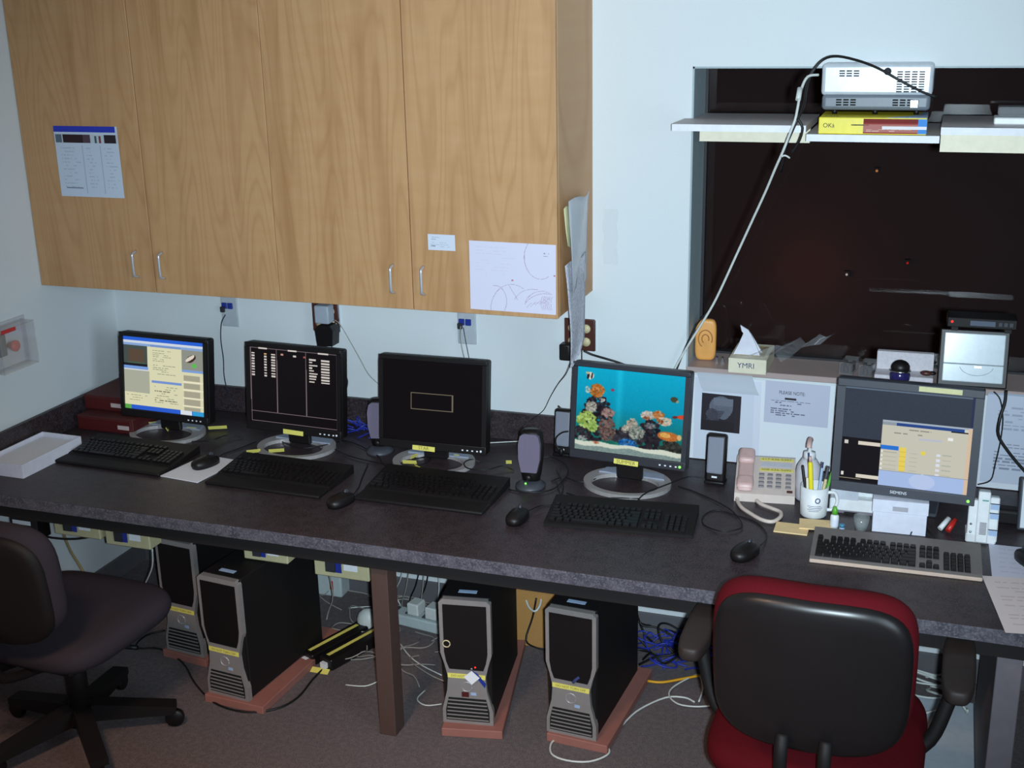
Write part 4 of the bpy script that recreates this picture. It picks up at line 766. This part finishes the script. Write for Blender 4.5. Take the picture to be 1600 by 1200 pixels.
mouse('black mouse cut by the right edge on the bluish sheet', 3.455, -.575, .5, 1, D+.0012)
t = thing('tablet_panel', 'pale blue lit panel leaning at the right edge beyond the intercom', 'monitor', (3.53, -.35, D+.0048), .05, rx=-.2); MB().box(-.1, .1, 0, .02, 0, .16, .004, 1).build('housing', GRYD, t); c = Canvas(6, 6, (190, 214, 232)); s = c.build('screen', .184, .144, SCRN, t); s.location = (0, -.0012, .08)
# ------------------------------------------------------------------ cables on wall and desk
cable([Y(352, 492, -.035), Y(346, 505, -.03), Y(345, 530, -.02), Y(349, 560, -.018), Y(350, 585, -.025), Y(354, 605, -.03), Y(362, 625, -.06)], 'thin blue-black cord from the left data plate down behind the monitors', mat('cord_navy', (40, 44, 66), .5), .0022)
cable([Y(514, 530, -.04), Y(518, 541, -.035), Y(527, 556, -.03), Y(537, 580, -.03), Y(543, 595, -.03), Y(540, 612, -.03), Y(534, 628, -.05)], 'black cord from the black adapter behind the second monitor', CBL, .0022)
cable([Y(523, 500, -.05), Y(532, 508, -.03), Y(548, 535, -.02), Y(562, 560, -.02), Y(576, 585, -.02), Y(594, 602, -.03), Y(606, 612, -.05)], 'thin grey cord running across the wall to the blank monitor', CBG, .0015)
cable([Y(720, 510, -.035), Y(719, 525, -.02), Y(722, 545, -.02), Y(728, 570, -.04)], 'left white-tagged cord from the right data plate', CBG, .002); cable([Y(724, 512, -.03), Y(728, 535, -.02), Y(735, 570, -.04)], 'right thin cord from the right data plate', CBL, .0016)
cable([Y(912, 548, -.03), Y(925, 554, -.025), Y(945, 560, -.03), Y(968, 567, -.03), Y(985, 575, -.04), Y(1000, 590, -.06)], 'thick black cord from the outlet behind the papers to the aquarium monitor', CBL, .0042); cable([Y(909, 548, -.03), Y(909, 565, -.03), Y(909, 590, -.05)], 'short black cord dropping behind the aquarium monitor', CBL, .0022)
cable([Y(892, 568, -.32), Y(884, 585, -.2), Y(872, 600, -.1), Y(860, 620, -.05), Y(850, 640, -.035), Y(838, 650, -.04), Y(822, 662, -.05), Y(810, 672, -.08)], 'thin black cord from the hanging papers down to the splash', CBL, .0016)
cable([Y(872, 634, -.07), Y(880, 642, -.07), Y(888, 652, -.08)], 'short stiff black cord over the left slim speaker', CBL, .003)
cable([Y(888, 674, -.18), Y(878, 676, -.18), Y(869, 684, -.18), Y(869, 695, -.18), Y(876, 706, -.18)], 'black cord with a plug hanging before the left slim speaker', CBL, .003)
tag(MB().ball(Y(877, 706, -.18), .009, .009, .016, 10).build('cord_plug', BLK), 'black plug at the end of the cord before the left slim speaker', 'plug')
cable([Z(762, 692, D+.004), Z(800, 690, D+.004), Z(840, 688, D+.004), Z(862, 685, D+.004)], 'pale straight cord on the counter behind the green-lit speaker', CBW, .002)
dc = [([(1128, 740), (1105, 746), (1075, 745), (1045, 756), (1010, 770), (997, 782), (995, 790)], 'black cord curving from the right slim speaker over the aquarium base'), ([(945, 730), (930, 748), (905, 753), (880, 745), (862, 752)], 'black cord left of the aquarium monitor base'), ([(842, 716), (860, 714), (880, 722), (888, 735), (880, 750), (862, 765), (830, 770), (795, 765)], 'black cord looping round the green-lit speaker'),
      ([(752, 722), (735, 718), (725, 724), (732, 732), (760, 734), (785, 728), (803, 735)], 'black loop of cord over the blank monitor base'), ([(870, 755), (874, 768), (876, 780)], 'short black cord leading to the aquarium keyboard'), ([(535, 688), (560, 695), (590, 712), (600, 726), (640, 735)], 'black cord between the second and third monitors'), ([(520, 700), (545, 712), (585, 722), (620, 728)], 'lower black cord between the second and third monitors'), ([(640, 705), (650, 716), (672, 712), (668, 722), (650, 728)], 'black cord knot under the blank monitor'), ([(300, 690), (330, 688), (355, 680), (380, 684)], 'black cord over the base of the cream-screened monitor'), ([(440, 690), (470, 700), (505, 696), (530, 690)], 'black cord over the base of the second monitor'),
      ([(885, 770), (920, 780), (960, 778), (1000, 779)], 'thin black cord in front of the aquarium base'), ([(1060, 690), (1080, 696), (1098, 690)], 'short cord between the aquarium monitor and right slim speaker')]
for k, (pts, lab) in enumerate(dc): cable([Z(a, b, D+(.004 if i in (0, len(pts)-1) else .0155 if k in (0, 3, 8, 9) else .006)) for i, (a, b) in enumerate(pts)], lab, CBL, .0024)
cable([Y(1572, 610, -.06), Y(1570, 630, -.08), Y(1562, 655, -.1), Y(1560, 680, -.1), Y(1575, 705, -.1), Y(1600, 735, -.1), Y(1625, 760, -.1)], 'thick black cable hanging from the white panel at the right edge', CBL, .005); cable([Y(1553, 612, -.05), Y(1563, 625, -.06), Y(1567, 655, -.06), Y(1563, 690, -.06), Y(1555, 725, -.06), Y(1548, 750, -.07), Y(1528, 757, -.1)], 'thin black cord hanging from the white panel past the notice', CBL, .0022)
cable([Z(1422, 846, D+.004), Z(1424, 832, D+.01), Z(1433, 824, D+.02), Z(1445, 824, D+.02), Z(1456, 836, D+.01), Z(1464, 848, D+.004)], 'thin black cord arching before the white carton', CBL, .0022)
def tangle(n, x0, x1, y0, y1, z, m, r_, step, lab, hz=.03, steps=8):
    bl = MB()
    for k in range(n):
        p = Z(random.uniform(x0, x1), random.uniform(y0, y1), z); a = random.uniform(0, 6.28); tr_ = random.uniform(-.9, .9); P = []
        for i in range(steps):
            P.append(p+Vector((0, 0, r_+hz*math.sin(PI*i/(steps-1))*random.uniform(.3, 1)))); a += tr_+random.uniform(-.4, .4); p = p+Vector((math.cos(a)*step*1.3, math.sin(a)*step*.8, 0)); p.y = min(p.y, -.035-.012*(i % 2)); p.x = min(p.x, 3.35)
        bl.tube(P, r_, 5, 5)
    o = tag(bl.build('cable_bundle', m), lab, 'cables'); o['kind'] = 'stuff'; return o
tangle(9, 548, 582, 665, 690, D+.001, BLUC, .0028, .028, 'blue cable bundle behind the second monitor', .05, 7)
# ================================================================== UNDER THE DESK
# towers
def tower(lab, x, y, rz, tagtxt, z=.03, extra=0):
    t = thing('computer_tower', lab, 'computer', (x, y, z), rz); W, H, L = .168, .447, .46; h = W/2
    MB().box(-h+.004, h-.004, .022, L, 0, H, .004, 1).build('case', BLKM, t)
    def prof(k=0): return [(-h+k, k), (h-k, k), (h-k, .05), (h-.018-k, .12), (h-.022-k, .17), (h-.012-k, .215), (h-k, .255), (h-k, H-.012), (h-.012-k, H-k), (-h+.012+k, H-k), (-h+k, H-.012), (-h+k, .255), (-h+.012+k, .215), (-h+.022+k, .17), (-h+.018+k, .12), (-h+k, .05)]
    MB().prism(prof(), .0, .0215).build('front_bezel', SLV, t)
    MB().box(-h+.005, h-.005, .0145, .0216, .003, H-.003).build('bezel_back', BLKM, t)
    k = .013; MB().prism([(-h+.028, .2), (h-.028, .2), (h-k-.006, .225), (h-k, .26), (h-k, H-.018), (-h+k, H-.018), (-h+k, .26), (-h+k+.006, .225)], -.0022, -.0002).build('drive_panel', BLK, t)
    MB().prism([(-h+.012, .012), (h-.012, .012), (h-.012, .05), (h-.022, .095), (-h+.022, .095), (-h+.012, .05)], -.0015, -.0002).build('vent_recess', DRK, t)
    for q in range(6): MB().box(-h+.014+.0012*q, h-.014-.0012*q, -.004, -.0016, .017+q*.0135, .0205+q*.0135).build('vent_slat', SLV, t)
    MB().tube([(.017*math.cos(a), -.001, .138+.017*math.sin(a)) for a in np.linspace(0, 6.28, 22)], .0014, 6, 1).build('power_button', SLVB, t)
    MB().box(.012, .03, -.0012, -.0001, .108, .118).build('sticker', LBLU, t)
    MB().box(-.03, .03, .05, .068, H+.0002, H+.0016).build('top_badge', LBLU, t)
    if tagtxt is not None:
        q = MB().box(-h+.022, h-.022, -.0022, -.0006, .168, .184).build('name_tag', YEL, t)
        if tagtxt: text(tagtxt, .011, (0, -.0026, .176), FR, mat('tag_ink', (120, 104, 40), .8), q, .1)
    if extra == 2:
        MB().ball((.018, -.005, .206), .005, .004, .005, 8).build('key_lock', CHR, t); MB().prism([(.0, .0), (.026, -.024), (.0, -.05), (-.026, -.024)], -.0065, -.0045, M=Matrix.Translation((.018, 0, .2))).build('paper_tag', PAPR, t); MB().prism([(.02, .2), (.036, .19), (.064, .155), (.06, .14), (.045, .16)], -.0042, -.0026).build('blue_ribbon', BLU, t); MB().box(-.018, .006, -.0014, -.0002, .1, .118).build('red_sticker', MAR, t); MB().ball((.03, -.003, .212), .0028, n=8).build('red_light', LEDR, t); MB().tube([(-.062+.012*math.cos(a), -.003, .29+.012*math.sin(a)) for a in np.linspace(0, 6.28, 14)], .002, 6, 1).build('ring_sticker', IVO, t)
    if extra == 3: MB().tube([(.01, -.004, .2), (.018, -.009, .212), (.03, -.004, .222)], .005, 8, 3).build('drive_stick', INKB, t)
    return t
def board(lab, x, y, rz, w_, d_, z=.03):
    t = thing('plinth_board', lab, 'board', (x, y, 0), rz); MB().box(-w_/2, w_/2, 0, d_, 0, z-.0005, .002, 1).build('board', PINE, t)
board('pinkish wooden board under the big tower left of the post', 1.003, -.915, -.05, .235, .56); board('pinkish wooden board under the tower just right of the post', 1.84, -.835, .2, .2, .6); board('pinkish wooden board under the rightmost tower', 2.178, -.785, -.06, .205, .5); board('pinkish wooden board under the leftmost tower', .665, -.7, -.12, .2, .52)
tower('leftmost black tower, half hidden behind another tower', .665, -.69, -.1, 'DO NOT TURN OFF'); tower('black tower with silver face left of the brown post', .976, -.9, -.1, 'DO NOT TURN OFF'); tower('black tower with a white paper tag and blue ribbon right of the post', 1.817, -.806, .15, 'DO NOT TURN OFF', extra=2); tower('rightmost black tower with a dark plug stick under its bay', 2.157, -.772, -.06, 'DO NOT TURN OFF', extra=3)
# boxes slung under the counter
def slung(name, lab, x0, x1, y0, z0, z1, m=BEIY, jack=True):
    t = thing(name, lab, 'outlet', ((x0+x1)/2, y0, z0)); w_ = (x1-x0)/2
    MB().box(-w_, w_, 0, .07, 0, z1-z0, .004, 1).build('housing', m, t)
    MB().box(-w_*.8, -w_*.55, .02, .05, z1-z0+.0003, D-.041-z0).build('hanger', GRYD, t); MB().box(w_*.55, w_*.8, .02, .05, z1-z0+.0003, D-.041-z0).build('hanger', GRYD, t)
    if jack: MB().box(-w_*.55, -w_*.2, -.006, -.0002, (z1-z0)*.3, (z1-z0)*.85).build('socket', INK, t); MB().box(-w_*.18, w_*.02, -.004, -.0002, (z1-z0)*.3, (z1-z0)*.85).build('jack', BLU, t); MB().box(w_*.1, w_*.6, -.001, -.0002, (z1-z0)*.45, (z1-z0)*.9).build('label', LEDW, t)
    return t
slung('outlet_box', 'pale outlet box slung under the counter, left of a pair at far left', .215, .413, -.76, .478, .545); slung('outlet_box', 'pale outlet box slung under the counter, right of a pair at far left', .434, .62, -.76, .466, .53); slung('outlet_box', 'pale outlet box slung under the counter above the big tower', .99, 1.16, -.75, .482, .54); slung('outlet_box', 'pale outlet box slung under the counter left of the post', 1.258, 1.46, -.75, .46, .53)
bb_ = slung('black_box', 'black box with two pale labels slung under the counter at the left edge', .006, .13, -.75, .43, .525, BLK, False)
for zz in (.028, .06): MB().box(-.045, .035, -.0012, -.0002, zz, zz+.016).build('label', LEDW, bb_)
# bricks, strips
for k, (x, y, rz, lab) in enumerate(((1.155, -.44, -.35, 'left black power brick with a yellow tape strip on the floor'), (1.235, -.45, -.35, 'right black power brick with a yellow tape strip on the floor'))):
    t = thing('power_brick', lab, 'adapter', (x, y, .0003), rz); MB().box(-.032, .032, -.15, .15, 0, .045, .004, 1).build('body', BLK, t); MB().box(-.014, .0, -.13, .11, .0455, .0465).build('tape', YEL, t); MB().box(-.012, .012, -.165, -.1502, .01, .03).build('plug', LEDW, t)
t = thing('tape_scrap', 'yellow tape scrap on the floor before the power bricks', 'tape', Z(500, 1048, .004)); MB().box(-.035, .035, -.012, .012, 0, .001, M=Matrix.Rotation(.4, 4, 'X')).build('tape', YEL, t)
ps = thing('power_strip', 'white power strip on the floor right behind the brown post', 'power strip', (1.43, -.2, .0003), -.15); MB().box(-.22, .2, -.035, .035, 0, .045, .006, 2).build('body', mat('strip_white', (186, 196, 196), .5), ps)
for k in range(5): MB().box(-.18+k*.075, -.145+k*.075, -.018, .018, .0453, .05).build('socket', GRYD, ps)
MB().ball((-.2, -.036, .035), .004, n=8).build('red_light', LEDR, ps)
for k in range(2): MB().box(-.09+k*.08, -.04+k*.08, -.03, .03, .0505, .1, .005, 1).build('plug', CBW, ps)
MB().ball((1.215, -.3, .05), .045, .035, .05, 14).build('coiled_cord', CBW); tag(bpy.data.objects['coiled_cord'], 'round white wad of coiled cord left of the brown post', 'cord')
t = thing('switch_box', 'white switch box with a red rocker low on the back wall', 'switch', (.93, -.03, .06)); MB().box(-.06, .06, -.05, .029, -.06, .06, .008, 2).build('body', mat('strip_white', (186, 196, 196), .5), t); MB().box(.012, .024, -.056, -.0502, -.025, .012).build('rocker', REDP, t)
t = thing('brown_carton', 'brown cardboard carton under the counter between the two right towers', 'box', (1.875, -.22, .0003)); MB().box(-.11, .07, 0, .2, 0, .26, .002, 1).build('carton', TAN, t); MB().box(-.1, .06, .01, .19, .2603, .275).build('flap', TAN, t)
t = thing('floor_board', 'pale bluish white board lying on the floor behind the red chair', 'board', (3.2, -.41, .0003)); MB().box(-.3, .172, -.35, .26, 0, .006, .001, 1).build('board', mat('board_white', (196, 206, 216), .6), t)
# under-desk cables
def zc(pts, z=.005): return [Z(a, b, z) for a, b in pts]
cable(zc([(258, 985), (230, 992), (214, 1005), (216, 1013), (250, 1014), (285, 1035), (305, 1068), (335, 1098), (380, 1112), (430, 1108), (465, 1090), (490, 1060), (515, 1035), (525, 1025)]), 'long black cord sweeping over the floor around the big tower', CBL, .0036)
cable(zc([(880, 1150), (862, 1160), (862, 1178), (885, 1188), (920, 1190), (948, 1180), (950, 1168), (925, 1148), (895, 1138), (875, 1140)], .006), 'white cord looped on the floor before the rightmost tower', CBW, .0034)
cable(zc([(950, 1160), (975, 1130), (1000, 1108), (1040, 1090), (1070, 1090), (1085, 1097)]), 'white cord running from the rightmost tower toward the red chair', CBW, .0034); cable(zc([(1092, 1096), (1098, 1075), (1092, 1055), (1075, 1060), (1050, 1075), (1046, 1088), (1060, 1100), (1085, 1104), (1110, 1103)], .0115), 'white cord loop on the floor left of the red chair', CBW, .003)
cable(zc([(1012, 1064), (1035, 1066), (1070, 1060), (1105, 1054), (1200, 1045), (1330, 1040), (1440, 1046), (1480, 1040)], .012), 'yellow cable along the floor behind the red chair', CBY, .005)
tangle(20, 1020, 1110, 1000, 1048, .002, BLUC, .0032, .036, 'tangled heap of blue cables under the counter right of the towers', .06)
tangle(10, 1015, 1090, 975, 1035, .004, CBL, .0042, .05, 'tangled black cables under the counter among the blue heap', .12)
tangle(16, 520, 690, 930, 1030, .002, CBG, .0022, .05, 'tangled pale cords on the floor behind the brown post', .04)
for k, (a, b, c_, d, m, lab) in enumerate(((632, 905, 618, 925, CBW, 'pale cord hanging from the counter nearest the post'), (640, 908, 628, 945, CBG, 'second grey cord hanging right of the post'), (658, 908, 640, 940, CBL, 'black cord hanging right of the post'), (663, 912, 654, 960, CBG, 'curved grey cord hanging right of the post'), (672, 914, 655, 942, CBL, 'thick black cord hanging between post and tower'), (685, 915, 684, 945, CBW, 'straight white cord hanging beside the tagged tower'))):
    p, q = Y(a, b-30, -.12), Y(c_, d, -.1); cable([p, (p+q)/2+Vector((.012, -.02, 0)), q, Y(c_+8, d+22, -.1)], lab, m, .0024)
cable([Y(510, 880, -.3), Y(520, 930, -.28), Y(512, 960, -.25), Y(505, 1000, -.3)], 'grey-brown cord hanging below the outlet box left of the post', CBG, .003); cable([Y(98, 830, -.7), Y(110, 860, -.66), Y(130, 893, -.62), Y(150, 935, -.6)], 'beige cord hanging from the far left outlet box', mat('cord_beige', (150, 132, 90), .6), .005)
cable([Y(22, 820, -.72), Y(50, 832, -.72), Y(80, 840, -.72), Y(120, 842, -.72), Y(165, 834, -.72)], 'black cord slung between the black box and outlet boxes', CBL, .004); cable([Y(238, 858, -.72), Y(238, 885, -.7), Y(228, 910, -.66), Y(220, 922, -.62)], 'thin pale cord hanging left of the leftmost tower', CBW, .0026)
cable([Y(820, 930, -.2), Y(826, 948, -.24), Y(836, 955, -.26), Y(844, 945, -.24), Y(846, 930, -.2)], 'white cord loop hanging over the brown carton', CBW, .004); cable([Y(838, 935, -.25), Y(832, 965, -.25), Y(822, 1000, -.28), Y(838, 1012, -.3), Y(856, 1016, -.3)], 'black cord hanging before the brown carton', CBL, .0034)
cable(zc([(215, 958), (235, 950), (262, 948)]), 'pale cord on the floor left of the leftmost tower', CBW, .004); cable(zc([(190, 1010), (215, 1012)], .008), 'thick black cord end on the floor by the grey chair', CBL, .009, sm=0)
for k, (pts, lab) in enumerate(((([(545, 950), (580, 948), (600, 955), (615, 965)]), 'white cord lying left of the post'), ([(690, 1055), (660, 1040), (640, 1025), (625, 1005)], 'white cord on the floor between post and tagged tower'), ([(690, 1100), (665, 1102), (652, 1092), (665, 1078)], 'thin cord curl on the floor beside the tagged tower'), ([(540, 1070), (570, 1072), (590, 1065)], 'thin pale cord on the floor left of the post'))): cable(zc(pts), lab, CBW if k else CBW, .0024)
cable([Z(1475, 1060, .012), Z(1500, 1035, .05), Z(1520, 1025, .06), Z(1510, 1050, .03), Z(1500, 1075, .012)], 'white cable loop at right beyond the chair arm', CBW, .004)
tangle(7, 1450, 1520, 1045, 1085, .008, CBW, .004, .06, 'tangle of white cables by the wall at far right under the counter', .05)
# ================================================================== CHAIRS
def chair(lab, x, y, rz, seat_m, back_m, shell_m, pad_m, phase, bw=.47, bh=.42, seat_z=.47, arms=True, bz=.79, by=-.3, shell_dz=-.012):
    t = thing('office_chair', lab, 'chair', (x, y, 0), rz); MX = lambda *a: Matrix.Translation(a)
    MB().pillow(.54, .52, .085, 4.5, .0, M=MX(0, 0, seat_z-.04) @ Matrix.Rotation(PI/2, 4, 'X')).build('seat', seat_m, t)
    MB().box(-.2, .2, -.18, .18, seat_z-.1, seat_z-.083, .006, 1).build('seat_pan', BLKM, t)
    B = MX(0, by, bz) @ Matrix.Rotation(.1, 4, 'X')
    MB().pillow(bw, bh, .08, 4.2, .035, M=B).build('backrest', back_m, t)
    MB().pillow(bw*.965, bh*.985, .05, 4.0, .035, M=B @ MX(0, -.034, shell_dz)).build('back_shell', shell_m, t)
    for dx in (-.05, .05): MB().tube([(dx, by-.05, bz-.165), (dx, by-.068, bz-.22), (dx, by-.03, seat_z-.06), (dx, by+.12, seat_z-.105)], .016, 8, 4).build('back_strut', BLKM, t)
    if arms:
        for sx in (-1, 1):
            MB().pillow(.082, .325, .038, 3.4, M=MX(sx*.33, .06, .645) @ Matrix.Rotation(PI/2, 4, 'X') @ Matrix.Rotation(0, 4, 'Z')).build('arm_pad', pad_m, t)
            MB().tube([(sx*.33, .05, .63), (sx*.31, .03, .55), (sx*.275, .01, .45), (sx*.2, 0, seat_z-.09)], .019, 8, 4).build('arm_post', BLKM, t)
    MB().cyl((0, 0, .09), (0, 0, seat_z-.1), .034).build('column', BLKM, t); MB().lathe([(0, .06), (.05, .06), (.05, .1), (.03, .13), (0, .13)], 18).build('hub', BLKM, t)
    MB().box(-.13, .13, -.15, .13, seat_z-.15, seat_z-.101, .01, 1).build('tilt_box', BLKM, t)
    for k in range(5):
        a = phase+k*2*PI/5; M = Matrix.Rotation(a, 4, 'Z'); mb = MB()
        mb.prism([(.03, .068), (.29, .056), (.3, .062), (.3, .084), (.06, .125), (.03, .125)], -.027, .027, M=M); lg = mb.build('star_leg', BLKM, t)
        cs = MB(); cs.cyl((.29, 0, .05), (.29, 0, .062), .008, 8); 
        for sy in (-1, 1): cs.lathe([(0, 0), (.028, 0), (.031, .004), (.031, .016), (.026, .02), (0, .02)], 16, Matrix.Translation((.292, sy*.012-.0, .0315)) @ Matrix.Rotation(PI/2*sy, 4, 'X') @ Matrix.Translation((0, 0, 0)))
        cs.box(.268, .312, -.01, .01, .03, .056, .006, 1); o = cs.build('caster', BLK, lg); o.matrix_local = M
    return t
chair('red office chair with a black back shell, seen from behind at right', 2.945, -1.13, -.02, RED, RED, mat('shell_black', (24, 21, 22), .35), DKBR, .3)
chair('grey office chair cut by the left edge, black back shell turned to the camera', .62, -1.21, math.radians(-3), GRYB, GRYB, BLKM, GRYB, math.radians(33), bw=.5, bh=.37, bz=.72, arms=False)
